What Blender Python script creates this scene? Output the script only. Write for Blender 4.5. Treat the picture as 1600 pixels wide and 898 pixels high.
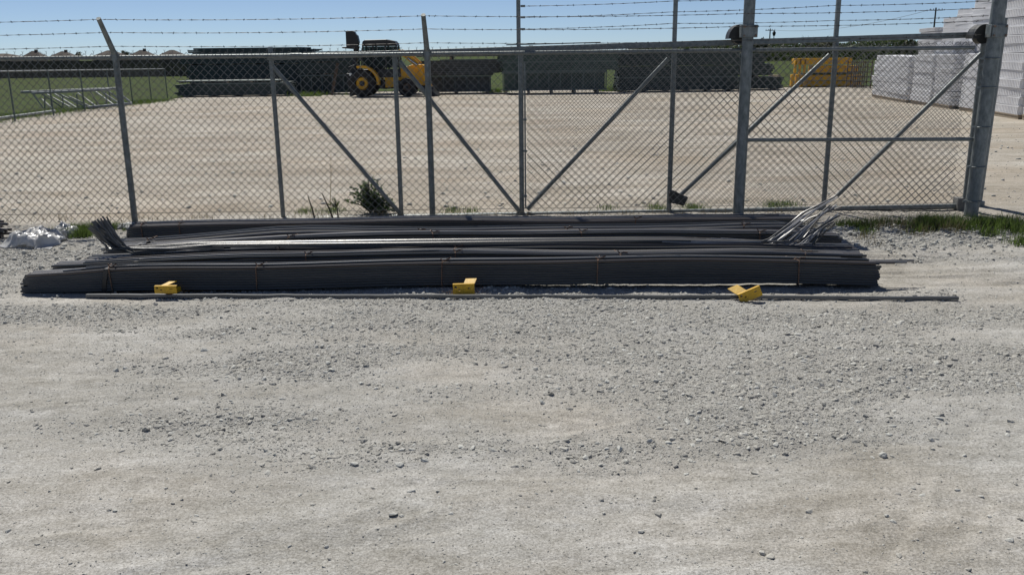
import bpy, math, random
import numpy as np
from mathutils import Vector, Matrix

random.seed(7)
rng = np.random.default_rng(11)
scene = bpy.context.scene
for o in list(bpy.data.objects):
    bpy.data.objects.remove(o)

# ------------------------------------------------------------------ camera
F_PX, CAM_H = 1395.0, 1.80
PITCH, ROLL = math.atan(367.0 / F_PX), math.radians(0.64)
cam_data = bpy.data.cameras.new('camera')
cam = bpy.data.objects.new('camera', cam_data)
scene.collection.objects.link(cam)
cam_data.sensor_fit = 'HORIZONTAL'
cam_data.sensor_width = 36.0
cam_data.lens = F_PX / 1600.0 * 36.0
cam_data.clip_start = 0.05
cam_data.clip_end = 9000
RM = Matrix.Rotation(math.pi / 2 - PITCH, 3, 'X') @ Matrix.Rotation(-ROLL, 3, 'Z')
cam.matrix_world = Matrix.Translation((0, 0, CAM_H)) @ RM.to_4x4()
scene.camera = cam

# ------------------------------------------------------------------ light
SUN_EL, SUN_AZ = math.radians(53), math.radians(-22)     # azimuth from +Y towards +X
sun_dir = Vector((math.sin(SUN_AZ) * math.cos(SUN_EL), math.cos(SUN_AZ) * math.cos(SUN_EL), math.sin(SUN_EL)))
world = bpy.data.worlds.new('World')
scene.world = world
world.use_nodes = True
wn, wl = world.node_tree.nodes, world.node_tree.links
bg = wn['Background']
sky = wn.new('ShaderNodeTexSky')
sky.sky_type = 'NISHITA'
sky.sun_disc = False
sky.sun_elevation = SUN_EL
sky.sun_rotation = SUN_AZ
sky.altitude = 2000
sky.air_density = 0.7
sky.dust_density = 0.0
sky.ozone_density = 8.0
hs = wn.new('ShaderNodeHueSaturation')
hs.inputs['Saturation'].default_value = 0.83
wl.new(sky.outputs[0], hs.inputs['Color'])
wl.new(hs.outputs[0], bg.inputs[0])
bg.inputs[1].default_value = 0.056
sl = bpy.data.lights.new('sun', 'SUN')
sl.energy = 3.4
sl.angle = math.radians(0.53)
sl.color = (1.0, 0.965, 0.89)
sun = bpy.data.objects.new('sun', sl)
scene.collection.objects.link(sun)
sun.rotation_euler = sun_dir.to_track_quat('Z', 'Y').to_euler()
scene.view_settings.view_transform = 'Standard'
scene.view_settings.look = 'None'
scene.view_settings.exposure = 0.42
scene.view_settings.gamma = 1.0

# ------------------------------------------------------------------ survey helpers: where a sight line meets a distance or the ground
def tz(Y):
    return -0.0125 * (min(max(Y, 11.0), 60.0) - 11.0)

def sight(px, py):
    return RM @ Vector(((px - 800) / F_PX, -(py - 449) / F_PX, -1))

def P(px, py, Y):
    d = sight(px, py)
    return Vector((0, 0, CAM_H)) + d * (Y / d.y)

def G(px, py):
    d = sight(px, py)
    z = 0.0
    for _ in range(60):
        q = Vector((0, 0, CAM_H)) + d * ((z - CAM_H) / d.z)
        z = tz(q.y)
    return q

# ------------------------------------------------------------------ materials
def mat(name, c1, c2=None, scale=8.0, rough=0.6, metal=0.0, bump=0.0, bscale=60.0, stretch=(1, 1, 1), c3=None, rvar=0.0, spec=0.5, detail=6.0, coords='Object', island=0.0):
    m = bpy.data.materials.new(name)
    m.use_nodes = True
    n, l = m.node_tree.nodes, m.node_tree.links
    b = n['Principled BSDF']
    b.inputs['Roughness'].default_value = rough
    b.inputs['Metallic'].default_value = metal
    b.inputs['Specular IOR Level'].default_value = spec
    tc = n.new('ShaderNodeTexCoord')
    mp = n.new('ShaderNodeMapping')
    mp.inputs['Scale'].default_value = stretch
    l.new(tc.outputs[coords], mp.inputs[0])
    if c2 is None:
        c2 = tuple(x * 0.8 for x in c1)
    ns = n.new('ShaderNodeTexNoise')
    ns.inputs['Scale'].default_value = scale
    ns.inputs['Detail'].default_value = detail
    ns.inputs['Roughness'].default_value = 0.62
    l.new(mp.outputs[0], ns.inputs['Vector'])
    rp = n.new('ShaderNodeValToRGB')
    rp.color_ramp.elements[0].position = 0.3
    rp.color_ramp.elements[1].position = 0.7
    rp.color_ramp.elements[0].color = (*c2, 1)
    rp.color_ramp.elements[1].color = (*c1, 1)
    if c3 is not None:
        e = rp.color_ramp.elements.new(0.2)
        e.color = (*c3, 1)
        rp.color_ramp.elements[0].position
    l.new(ns.outputs['Fac'], rp.inputs[0])
    out = rp.outputs[0]
    if island > 0:
        ge = n.new('ShaderNodeNewGeometry')
        mr = n.new('ShaderNodeMapRange')
        mr.inputs['To Min'].default_value = 1 - island
        mr.inputs['To Max'].default_value = 1 + island
        l.new(ge.outputs['Random Per Island'], mr.inputs['Value'])
        mx = n.new('ShaderNodeMix')
        mx.data_type = 'RGBA'
        mx.blend_type = 'MULTIPLY'
        mx.inputs[0].default_value = 1.0
        l.new(out, mx.inputs[6])
        l.new(mr.outputs[0], mx.inputs[7])
        out = mx.outputs[2]
    l.new(out, b.inputs['Base Color'])
    if rvar > 0:
        mr = n.new('ShaderNodeMapRange')
        mr.inputs['To Min'].default_value = max(0, rough - rvar)
        mr.inputs['To Max'].default_value = min(1, rough + rvar)
        l.new(ns.outputs['Fac'], mr.inputs['Value'])
        l.new(mr.outputs[0], b.inputs['Roughness'])
    if bump > 0:
        nb = n.new('ShaderNodeTexNoise')
        nb.inputs['Scale'].default_value = bscale
        nb.inputs['Detail'].default_value = 5
        l.new(mp.outputs[0], nb.inputs['Vector'])
        bp = n.new('ShaderNodeBump')
        bp.inputs['Strength'].default_value = bump
        bp.inputs['Distance'].default_value = 0.01
        l.new(nb.outputs['Fac'], bp.inputs['Height'])
        l.new(bp.outputs[0], b.inputs['Normal'])
    return m

M = {}
M['galv'] = mat('galvanised_steel', (0.25, 0.27, 0.27), (0.12, 0.14, 0.143), 24, 0.5, 0.5, 0.25, 60, rvar=0.15, detail=9)
M['galv_post'] = mat('galvanised_post', (0.27, 0.295, 0.295), (0.11, 0.13, 0.132), 22, 0.55, 0.4, 0.35, 60, stretch=(1, 1, 0.5), rvar=0.15, detail=9)
M['wire'] = mat('fence_wire', (0.23, 0.235, 0.225), (0.15, 0.145, 0.135), 5, 0.55, 0.2)
M['barb'] = mat('barbed_wire_steel', (0.07, 0.068, 0.066), (0.045, 0.04, 0.036), 5, 0.6, 0.3)
M['black_rubber'] = mat('black_rubber', (0.028, 0.03, 0.03), (0.018, 0.019, 0.02), 12, 0.55)
M['rust_edge'] = mat('rusted_band', (0.20, 0.19, 0.17), (0.23, 0.11, 0.05), 30, 0.65, 0.4)
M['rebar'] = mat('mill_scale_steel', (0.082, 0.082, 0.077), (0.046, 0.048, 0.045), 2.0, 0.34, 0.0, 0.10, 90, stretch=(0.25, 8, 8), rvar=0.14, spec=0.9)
M['rebar_rust'] = mat('rusty_steel_bar', (0.135, 0.115, 0.10), (0.07, 0.06, 0.052), 2.0, 0.38, 0.0, 0.10, 90, stretch=(0.25, 8, 8), rvar=0.14, spec=0.8)
M['rebar_sunlit'] = mat('sunlit_steel_bar', (0.27, 0.258, 0.245), (0.14, 0.135, 0.13), 2.0, 0.40, 0.0, 0.10, 90, stretch=(0.25, 8, 8), rvar=0.14, spec=0.9)  # sunlight on the bundle tops put into a lighter bar colour
M['rebar_pale'] = mat('sunlit_bend_steel', (0.52, 0.52, 0.53), (0.30, 0.30, 0.31), 3.0, 0.40, 0.15, 0.1, 90, rvar=0.12)  # sun on the right-hand bends painted as a paler steel
M['rebar_bright'] = mat('bright_steel_bar', (0.12, 0.122, 0.124), (0.06, 0.062, 0.064), 3.0, 0.58, 0.0, 0.2, 90, stretch=(0.3, 3, 3), rvar=0.1)
M['tie'] = mat('rusty_tie_wire', (0.22, 0.135, 0.09), (0.11, 0.07, 0.05), 20, 0.75, 0.1)
M['strap'] = mat('dark_steel_strap', (0.06, 0.06, 0.062), (0.03, 0.03, 0.032), 10, 0.45, 0.7)
M['flat'] = mat('grey_steel_strip', (0.16, 0.165, 0.175), (0.09, 0.095, 0.10), 4, 0.45, 0.6, 0.1, 50, stretch=(0.4, 2, 2))
M['yellow'] = mat('yellow_paint', (0.80, 0.47, 0.008), (0.50, 0.30, 0.03), 16, 0.55, 0.0, 0.15, 60, c3=(0.20, 0.16, 0.09))
M['hole'] = mat('shadowed_inside', (0.05, 0.045, 0.02), (0.03, 0.03, 0.02), 10, 0.8)
M['leaf'] = mat('weed_leaf', (0.085, 0.125, 0.06), (0.05, 0.08, 0.04), 6, 0.5, island=0.35)
M['stem'] = mat('weed_stem', (0.09, 0.075, 0.05), (0.05, 0.04, 0.03), 20, 0.8)
M['grass'] = mat('grass_blade', (0.075, 0.115, 0.030), (0.055, 0.08, 0.025), 4, 0.55, island=0.4)
M['drygrass'] = mat('dry_grass_blade', (0.30, 0.24, 0.13), (0.20, 0.16, 0.08), 6, 0.7, island=0.35)
M['dead'] = mat('dead_stalk', (0.05, 0.04, 0.03), (0.03, 0.025, 0.02), 20, 0.85)
M['stone'] = mat('limestone', (0.50, 0.495, 0.46), (0.42, 0.415, 0.38), 25, 0.85, 0, 0.5, 80, island=0.2, spec=0.2)
M['dark_stack'] = mat('dark_steel_mesh', (0.050, 0.070, 0.066), (0.026, 0.040, 0.038), 2, 0.6, 0.1, island=0.35)
M['grey_stack'] = mat('grey_steel_stack', (0.115, 0.125, 0.118), (0.06, 0.068, 0.064), 2, 0.7, 0.0, island=0.3)
M['green_stack'] = mat('green_steel_stack', (0.075, 0.11, 0.095), (0.04, 0.062, 0.055), 2, 0.7, 0.0, island=0.3)
M['dark_green'] = mat('dark_green_frame', (0.13, 0.165, 0.155), (0.08, 0.105, 0.10), 2, 0.6, 0.1)
M['timber'] = mat('weathered_timber', (0.36, 0.30, 0.22), (0.22, 0.175, 0.125), 3, 0.8, 0, 0.3, 30, stretch=(0.3, 4, 4))
M['timber_dark'] = mat('old_brown_timber', (0.14, 0.10, 0.07), (0.08, 0.06, 0.045), 3, 0.85, 0, 0.3, 30)
M['fence_wood'] = mat('stained_cedar_boards', (0.10, 0.085, 0.065), (0.06, 0.052, 0.042), 0.6, 0.85, 0, 0, 10, island=0.25)
M['alu'] = mat('truss_galvanised', (0.40, 0.42, 0.41), (0.24, 0.26, 0.255), 5, 0.6, 0.1)
M['machine_yellow'] = mat('machine_yellow', (0.80, 0.42, 0.012), (0.60, 0.30, 0.012), 2.5, 0.5, 0, 0, 20)
M['machine_black'] = mat('machine_black', (0.02, 0.022, 0.024), (0.012, 0.013, 0.014), 3, 0.5)
M['tyre'] = mat('tyre_rubber', (0.035, 0.033, 0.031), (0.022, 0.021, 0.02), 6, 0.85)
M['chrome'] = mat('hydraulic_rod', (0.55, 0.55, 0.55), (0.45, 0.45, 0.45), 4, 0.2, 0.9)
M['white_tray'] = mat('white_plastic', (0.79, 0.79, 0.80), (0.68, 0.68, 0.695), 1.2, 0.5, 0, 0, 10)
M['roof'] = mat('roof_shingle', (0.085, 0.065, 0.055), (0.06, 0.048, 0.04), 0.7, 0.9)
M['brick_wall'] = mat('house_brick', (0.32, 0.24, 0.19), (0.25, 0.18, 0.14), 1, 0.9)
M['window'] = mat('window_glass', (0.04, 0.05, 0.06), (0.03, 0.035, 0.04), 1, 0.1)
M['bark'] = mat('bark', (0.13, 0.11, 0.09), (0.08, 0.07, 0.055), 3, 0.9)
M['far_leaf'] = mat('far_foliage', (0.05, 0.075, 0.03), (0.028, 0.042, 0.02), 0.3, 0.75, island=0.4)
M['pole'] = mat('pole_wood', (0.10, 0.085, 0.075), (0.07, 0.06, 0.05), 3, 0.9)
M['pale_bud'] = mat('budding_twigs', (0.12, 0.135, 0.06), (0.09, 0.085, 0.05), 2, 0.8, island=0.3)

def translucent(m, amt=0.40, col=(0.13, 0.20, 0.04)):
    n, l = m.node_tree.nodes, m.node_tree.links
    t = n.new('ShaderNodeBsdfTranslucent'); t.inputs[0].default_value = (*col, 1)
    x = n.new('ShaderNodeMixShader'); x.inputs[0].default_value = amt
    l.new(n['Principled BSDF'].outputs[0], x.inputs[1]); l.new(t.outputs[0], x.inputs[2])
    l.new(x.outputs[0], n['Material Output'].inputs[0])
translucent(M['grass']); translucent(M['leaf'], 0.3, (0.10, 0.17, 0.05)); translucent(M['far_leaf'], 0.25, (0.08, 0.12, 0.03))

def glass_mat():
    m = mat('cab_glass', (0.10, 0.14, 0.14), (0.08, 0.11, 0.11), 2, 0.05)
    b = m.node_tree.nodes['Principled BSDF']
    b.inputs['Transmission Weight'].default_value = 0.75
    b.inputs['IOR'].default_value = 1.1
    return m
M['glass'] = glass_mat()

def plastic_mat():
    m = mat('clear_plastic_film', (0.82, 0.82, 0.82), (0.58, 0.57, 0.55), 9, 0.25)
    n, l = m.node_tree.nodes, m.node_tree.links
    b = n['Principled BSDF']
    tr = n.new('ShaderNodeBsdfTranslucent')
    tr.inputs[0].default_value = (0.75, 0.77, 0.80, 1)
    tp = n.new('ShaderNodeBsdfTransparent')
    m1 = n.new('ShaderNodeMixShader'); m1.inputs[0].default_value = 0.35
    m2 = n.new('ShaderNodeMixShader'); m2.inputs[0].default_value = 0.15
    l.new(b.outputs[0], m1.inputs[1]); l.new(tr.outputs[0], m1.inputs[2])
    l.new(m1.outputs[0], m2.inputs[1]); l.new(tp.outputs[0], m2.inputs[2])
    l.new(m2.outputs[0], n['Material Output'].inputs[0])
    return m
M['plastic'] = plastic_mat()

# ------------------------------------------------------------------ mesh helpers
class MB:
    def __init__(self):
        self.v, self.f, self.n = [], [], 0
    def add(self, verts, faces):
        k = self.n
        self.v.extend([tuple(p) for p in verts])
        self.f.extend([tuple(i + k for i in q) for q in faces])
        self.n += len(verts)
    def box(self, c, s, rot=None):
        hx, hy, hz = s[0] / 2, s[1] / 2, s[2] / 2
        vs = [Vector((x, y, z)) for x in (-hx, hx) for y in (-hy, hy) for z in (-hz, hz)]
        if rot is not None:
            vs = [rot @ p for p in vs]
        c = Vector(c)
        self.add([p + c for p in vs], [(0, 1, 3, 2), (4, 6, 7, 5), (0, 4, 5, 1), (2, 3, 7, 6), (0, 2, 6, 4), (1, 5, 7, 3)])
    def bar(self, a, b, w, h=None, up=(0, 0, 1)):
        a, b = Vector(a), Vector(b)
        d = (b - a)
        L = d.length
        d = d / L
        s = d.cross(Vector(up))
        if s.length < 1e-4:
            s = d.cross(Vector((0, 1, 0)))
        s.normalize()
        u = s.cross(d)
        self.box((a + b) / 2, (L, w, h or w), Matrix((d, s, u)).transposed())
    def tube(self, pts, r, sides=8, cap=True):
        pts = [Vector(p) for p in pts]
        n = len(pts)
        rs = r if hasattr(r, '__len__') else [r] * n
        up = None
        verts = []
        for i in range(n):
            t = (pts[min(i + 1, n - 1)] - pts[max(i - 1, 0)]).normalized()
            if up is None:
                up = Vector((0, 0, 1)) if abs(t.z) < 0.9 else Vector((0, 1, 0))
            s = t.cross(up).normalized()
            up = s.cross(t).normalized()
            for k in range(sides):
                a = 2 * math.pi * k / sides
                verts.append(pts[i] + (s * math.cos(a) + up * math.sin(a)) * rs[i])
        faces = []
        for i in range(n - 1):
            for k in range(sides):
                k2 = (k + 1) % sides
                faces.append((i * sides + k, i * sides + k2, (i + 1) * sides + k2, (i + 1) * sides + k))
        if cap:
            faces.append(tuple(range(sides - 1, -1, -1)))
            faces.append(tuple((n - 1) * sides + k for k in range(sides)))
        self.add(verts, faces)
    def prism(self, poly, y0, y1):
        """poly: (x,z) outline extruded from y0 to y1"""
        n = len(poly)
        vs = [(x, y0, z) for x, z in poly] + [(x, y1, z) for x, z in poly]
        fs = [tuple(range(n)), tuple(range(2 * n - 1, n - 1, -1))]
        for i in range(n):
            j = (i + 1) % n
            fs.append((i, n + i, n + j, j))
        self.add(vs, fs)
    def build(self, name, m, parent=None, smooth=False, at=None):
        me = bpy.data.meshes.new(name)
        me.from_pydata([tuple(p) for p in self.v], [], self.f)
        return link(name, me, m, parent, smooth, at)

def link(name, me, m, parent=None, smooth=False, at=None):
    if m is not None and not me.materials:
        me.materials.append(M[m] if isinstance(m, str) else m)
    if smooth:
        me.shade_smooth()
        try:
            me.set_sharp_from_angle(angle=math.radians(50))
        except Exception:
            pass
    o = bpy.data.objects.new(name, me)
    scene.collection.objects.link(o)
    if parent is not None:
        o.parent = parent
    if at is not None:
        o.location = at
    return o

def np_mesh(name, V, Fq):
    me = bpy.data.meshes.new(name)
    V = np.ascontiguousarray(V, dtype=np.float32)
    Fq = np.ascontiguousarray(Fq, dtype=np.int32)
    k = Fq.shape[1]
    me.vertices.add(len(V))
    me.vertices.foreach_set('co', V.ravel())
    me.loops.add(Fq.size)
    me.loops.foreach_set('vertex_index', Fq.ravel())
    me.polygons.add(len(Fq))
    me.polygons.foreach_set('loop_start', np.arange(0, Fq.size, k, dtype=np.int32))
    me.update(calc_edges=True)
    return me

def empty(name, loc=(0, 0, 0), rz=0.0):
    o = bpy.data.objects.new(name, None)
    scene.collection.objects.link(o)
    o.location = loc
    o.rotation_euler = (0, 0, rz)
    o.empty_display_size = 0.1
    return o

def tag(o, label, cat, group=None):
    o['label'] = label
    o['category'] = cat
    if group:
        o['group'] = group
    return o

def stuff(o):
    o['kind'] = 'stuff'
    return o

# ------------------------------------------------------------------ noise
def _hash(ix, iy, seed):
    h = (ix.astype(np.int64) * 374761393 + iy.astype(np.int64) * 668265263 + seed * 1442695041) & 0xFFFFFFFF
    h = ((h ^ (h >> 13)) * 1274126177) & 0xFFFFFFFF
    h = h ^ (h >> 16)
    return (h & 0xFFFF) / 65535.0

def vnoise(x, y, seed=0):
    ix, iy = np.floor(x), np.floor(y)
    fx, fy = x - ix, y - iy
    fx, fy = fx ** 3 * (fx * (fx * 6 - 15) + 10), fy ** 3 * (fy * (fy * 6 - 15) + 10)
    a, b = _hash(ix, iy, seed), _hash(ix + 1, iy, seed)
    c, d = _hash(ix, iy + 1, seed), _hash(ix + 1, iy + 1, seed)
    return (a + (b - a) * fx) * (1 - fy) + (c + (d - c) * fx) * fy

def fbm(x, y, octv=4, seed=0, gain=0.5):
    s, a, t = 0, 1.0, 0
    for i in range(octv):
        s = s + a * (vnoise(x * 2 ** i + 17.3 * i, y * 2 ** i - 9.1 * i, seed + i) - 0.5)
        t += a
        a *= gain
    return s / t * 2

def sstep(a, b, x):
    t = np.clip((x - a) / (b - a), 0, 1)
    return t * t * (3 - 2 * t)

def gravelness(x, y):
    """0 = packed dust, 1 = loose stones"""
    x, y = np.asarray(x, float), np.asarray(y, float)
    s = fbm(x / 1.3 + 0.25 * y, y / 0.42, 4, 31) * 0.95 + fbm(x / 3.5, y / 1.4, 3, 47) * 0.6
    g = 0.20 + s
    g += 0.62 * np.exp(-((y - 5.45) / 0.85) ** 2) * np.exp(-((x - 0.1) / 2.6) ** 4)
    g += 0.45 * np.exp(-((y - 6.35) / 0.45) ** 2)
    g += 0.35 * np.exp(-((x - 1.4) / 0.7) ** 2) * np.exp(-((y - 4.0) / 0.35) ** 2)
    g += 0.95 * sstep(2.4, 3.3, x) * np.exp(-((y - 8.65) / 0.75) ** 2)
    g += 0.80 * sstep(-2.9, -3.5, x) * np.exp(-((y - 7.7) / 1.0) ** 2)
    g -= 0.45 * sstep(4.6, 3.2, y)
    g -= 0.35 * sstep(2.6, 3.4, x) * np.exp(-((y - 7.2) / 0.45) ** 2)
    return np.clip((g - 0.14) * 1.45, 0, 1)

_sr = random.Random(21)
SCUFFS = [(_sr.uniform(-2.6, 2.8), _sr.uniform(2.7, 4.9), _sr.gauss(0.25, 0.35), _sr.uniform(0.12, 0.5), _sr.uniform(0.003, 0.009)) for _ in range(46)]
SCUFFS += [(_sr.uniform(2.9, 5.0), _sr.uniform(6.5, 8.0), _sr.gauss(0.0, 0.06), _sr.uniform(0.4, 1.2), _sr.uniform(0.006, 0.014)) for _ in range(14)]
def height(x, y):
    x, y = np.asarray(x, float), np.asarray(y, float)
    t = -0.0125 * (np.clip(y, 11, 60) - 11)
    near = sstep(-2, 2, y) * sstep(60, 30, y) * sstep(45, 25, np.abs(x))
    z = 0.022 * fbm(x / 2.6, y / 1.6, 3, 5)
    z = z + 0.011 * fbm(x / 1.3 + 0.5 * y, y / 0.34, 4, 9, 0.6)
    g = gravelness(x, y)
    near2 = sstep(12.5, 10.2, y) * sstep(1.5, 2.6, y)
    z = z + near2 * (0.015 * fbm(x / 0.16, y / 0.13, 4, 21, 0.62) * (0.55 + 0.6 * g))
    # rubble windrow beside the gate post, shallow wheel ruts at the right
    w = sstep(2.6, 3.5, x)
    z = z + w * (0.055 + 0.05 * fbm(x / 0.35, y / 0.25, 3, 77)) * np.exp(-((y - 8.75) / 0.42) ** 2)
    z = z + sstep(-3.2, -3.9, x) * (0.03 + 0.03 * fbm(x / 0.3, y / 0.25, 3, 78)) * np.exp(-((y - 8.6) / 0.45) ** 2)
    wob = 0.07 * fbm(x / 1.2, y * 0 + 3.3, 2, 88)
    for yy, a in ((7.75, -0.020), (7.60, 0.016), (7.18, -0.014), (7.05, 0.012), (6.72, -0.012), (6.62, 0.010)):
        z = z + sstep(2.7, 3.6, x) * a * np.exp(-((y - yy - wob) / 0.05) ** 2)
    # curved wheel track in the foreground dust
    rr = np.sqrt((x - 0.3) ** 2 + ((y - 1.2) * 1.25) ** 2)
    z = z + 0.012 * np.exp(-((rr - 2.75) / 0.16) ** 2) * sstep(2.4, 3.0, y)
    # scuffs and short wheel-slip ridges pressed into the dust
    for (sx, sy, ang, ln, am) in SCUFFS:
        c, s_ = math.cos(ang), math.sin(ang)
        u = (x - sx) * c + (y - sy) * s_
        v = -(x - sx) * s_ + (y - sy) * c - 0.06 * (u / ln) ** 2 * ln
        z = z + am * np.exp(-(u / ln) ** 4) * (np.exp(-(v / 0.022) ** 2) - 0.8 * np.exp(-((v - 0.045) / 0.03) ** 2))
    return t + z * near

def hz(x, y):
    return float(height(np.array([x]), np.array([y]))[0])

# ------------------------------------------------------------------ ground
def axis(dense0, dense1, step, far0, far1, grow):
    a = list(np.arange(dense0, dense1, step))
    s, v = step, dense1
    up = []
    while v < far1:
        up.append(v); s *= grow; v += s
    up.append(far1)
    s, v = step * grow, dense0 - step * grow
    dn = []
    while v > far0:
        dn.append(v); s *= grow; v -= s
    dn.append(far0)
    return np.array(dn[::-1] + a + up)

gx = axis(-5.3, 5.3, 0.024, -4000, 4000, 1.13)
gy = axis(2.3, 9.5, 0.020, -60, 7000, 1.045)
gy = np.sort(np.unique(np.concatenate([gy, [11.0, 60.0]])))
XX, YY = np.meshgrid(gx, gy)
ZZ = height(XX, YY)
nx, ny = len(gx), len(gy)
V = np.stack([XX.ravel(), YY.ravel(), ZZ.ravel()], 1)
idx = np.arange(nx * ny).reshape(ny, nx)
Fq = np.stack([idx[:-1, :-1].ravel(), idx[:-1, 1:].ravel(), idx[1:, 1:].ravel(), idx[1:, :-1].ravel()], 1)
gme = np_mesh('ground', V, Fq)
at = gme.attributes.new('loose', 'FLOAT', 'POINT')
at.data.foreach_set('value', gravelness(XX, YY).ravel().astype(np.float32))

def ground_mat():
    m = bpy.data.materials.new('crushed_limestone_ground')
    m.use_nodes = True
    n, l = m.node_tree.nodes, m.node_tree.links
    b = n['Principled BSDF']
    b.inputs['Roughness'].default_value = 0.92
    b.inputs['Specular IOR Level'].default_value = 0.15
    tc = n.new('ShaderNodeTexCoord')
    def noise(scale, detail, stretch=(1, 1, 1), rough=0.6):
        mp = n.new('ShaderNodeMapping')
        mp.inputs['Scale'].default_value = stretch
        l.new(tc.outputs['Object'], mp.inputs[0])
        t = n.new('ShaderNodeTexNoise')
        t.inputs['Scale'].default_value = scale
        t.inputs['Detail'].default_value = detail
        t.inputs['Roughness'].default_value = rough
        l.new(mp.outputs[0], t.inputs['Vector'])
        return t.outputs['Fac']
    def ramp(src, p0, c0, p1, c1):
        r = n.new('ShaderNodeValToRGB')
        r.color_ramp.elements[0].position = p0
        r.color_ramp.elements[1].position = p1
        r.color_ramp.elements[0].color = (*c0, 1)
        r.color_ramp.elements[1].color = (*c1, 1)
        l.new(src, r.inputs[0])
        return r.outputs[0]
    def mix(fac, a, c, mode='MIX'):
        x = n.new('ShaderNodeMix'); x.data_type = 'RGBA'; x.blend_type = mode
        if isinstance(fac, float):
            x.inputs[0].default_value = fac
        else:
            l.new(fac, x.inputs[0])
        l.new(a, x.inputs[6]); l.new(c, x.inputs[7])
        return x.outputs[2]
    pale = ramp(noise(0.9, 8, (0.6, 1.1, 1), 0.66), 0.38, (0.395, 0.383, 0.354), 0.62, (0.515, 0.514, 0.50))
    mott = ramp(noise(7.5, 7, (0.8, 1.15, 1), 0.68), 0.36, (0.89, 0.885, 0.87), 0.60, (1.10, 1.10, 1.105))
    mott2 = ramp(noise(26, 6, (0.9, 1.1, 1), 0.7), 0.34, (0.90, 0.89, 0.875), 0.62, (1.07, 1.07, 1.07))
    streak = ramp(noise(2.2, 8, (0.4, 1.9, 1), 0.68), 0.40, (0.90, 0.89, 0.87), 0.60, (1.05, 1.05, 1.05))
    col = mix(1.0, pale, streak, 'MULTIPLY')
    col = mix(1.0, col, mott, 'MULTIPLY')
    col = mix(1.0, col, mott2, 'MULTIPLY')
    tan = ramp(noise(0.35, 4, (1, 1, 1)), 0.45, (1, 1, 1), 0.75, (1.04, 0.975, 0.905))
    col = mix(1.0, col, tan, 'MULTIPLY')
    spk = ramp(noise(95, 4, (1, 1, 1), 0.75), 0.36, (0.58, 0.57, 0.55), 0.62, (1.12, 1.12, 1.12))
    col = mix(1.0, col, spk, 'MULTIPLY')
    at = n.new('ShaderNodeAttribute'); at.attribute_name = 'loose'
    grit = ramp(noise(38, 5, (1, 1, 1), 0.7), 0.35, (0.28, 0.27, 0.245), 0.65, (0.50, 0.492, 0.465))
    mm = n.new('ShaderNodeMath'); mm.operation = 'MULTIPLY'; mm.inputs[1].default_value = 0.75
    l.new(at.outputs['Fac'], mm.inputs[0])
    col = mix(mm.outputs[0], col, grit)
    # the yard behind the fence is a browner base course
    sx = n.new('ShaderNodeSeparateXYZ'); l.new(tc.outputs['Object'], sx.inputs[0])
    yr = n.new('ShaderNodeMapRange'); yr.inputs['From Min'].default_value = 9.3; yr.inputs['From Max'].default_value = 10.6
    l.new(sx.outputs['Y'], yr.inputs['Value'])
    rp = ramp(noise(0.22, 7, (0.7, 1.0, 1), 0.62), 0.36, (0.86, 0.795, 0.72), 0.62, (1.06, 1.01, 0.95))
    rp2 = ramp(noise(0.9, 7, (0.28, 1.5, 1), 0.65), 0.40, (0.90, 0.885, 0.86), 0.60, (1.05, 1.05, 1.05))
    col = mix(yr.outputs[0], col, mix(1.0, mix(1.0, col, rp, 'MULTIPLY'), rp2, 'MULTIPLY'))
    l.new(col, b.inputs['Base Color'])
    # fine relief
    vo = n.new('ShaderNodeTexVoronoi'); vo.inputs['Scale'].default_value = 85
    l.new(tc.outputs['Object'], vo.inputs['Vector'])
    b1 = n.new('ShaderNodeBump'); b1.inputs['Distance'].default_value = 0.011
    st = n.new('ShaderNodeMapRange'); st.inputs['To Min'].default_value = 0.55; st.inputs['To Max'].default_value = 1.0
    l.new(at.outputs['Fac'], st.inputs['Value']); l.new(st.outputs[0], b1.inputs['Strength'])
    l.new(noise(70, 6, (1, 1, 1), 0.7), b1.inputs['Height'])
    b2 = n.new('ShaderNodeBump'); b2.inputs['Distance'].default_value = 0.03; b2.inputs['Strength'].default_value = 0.35
    l.new(noise(9, 5, (0.7, 1.4, 1), 0.65), b2.inputs['Height'])
    l.new(b1.outputs[0], b2.inputs['Normal'])
    l.new(b2.outputs[0], b.inputs['Normal'])
    return m
M['ground'] = ground_mat()
ground = link('ground', gme, 'ground', smooth=False)
gme.shade_smooth()
ground['kind'] = 'structure'

def field_mat():
    m = mat('field_grass', (0.062, 0.098, 0.022), (0.055, 0.060, 0.024), 0.35, 0.9, 0, 0.9, 3.0, c3=(0.06, 0.045, 0.025), spec=0.05, detail=9)
    return m
M['field'] = field_mat()
edge = [G(-260, 262), G(-120, 212), G(0, 187), G(60, 179), G(140, 170), G(210, 163), G(255, 157.5), G(300, 150.5)]
mb = MB()
E2 = []
for a, b2 in zip(edge[:-1], edge[1:]):
    for k in range(8):
        q = a.lerp(b2, k / 8)
        q.x += random.uniform(-0.25, 0.25)
        E2.append(q)
E2.append(edge[-1])
vs, fs = [], []
for q in E2:
    vs.append((q.x, q.y, tz(q.y) + 0.035)); vs.append((-900, q.y, tz(q.y) + 0.035))
yl = E2[-1].y
vs.append((E2[-1].x, 60.0, tz(60) + 0.035)); vs.append((-900, 60.0, tz(60) + 0.035))
for i in range(len(vs) // 2 - 1):
    fs.append((2 * i, 2 * i + 2, 2 * i + 3, 2 * i + 1))
mb.add(vs, fs)
k0 = mb.n
yb = 60.05
mb.add([(-3000, yb, tz(60) + 0.036), (3000, yb, tz(60) + 0.036), (3000, 5000, tz(60) + 0.036), (-3000, 5000, tz(60) + 0.036)], [(0, 1, 2, 3)])
field = mb.build('grass_field', 'field')
field['kind'] = 'structure'

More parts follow.
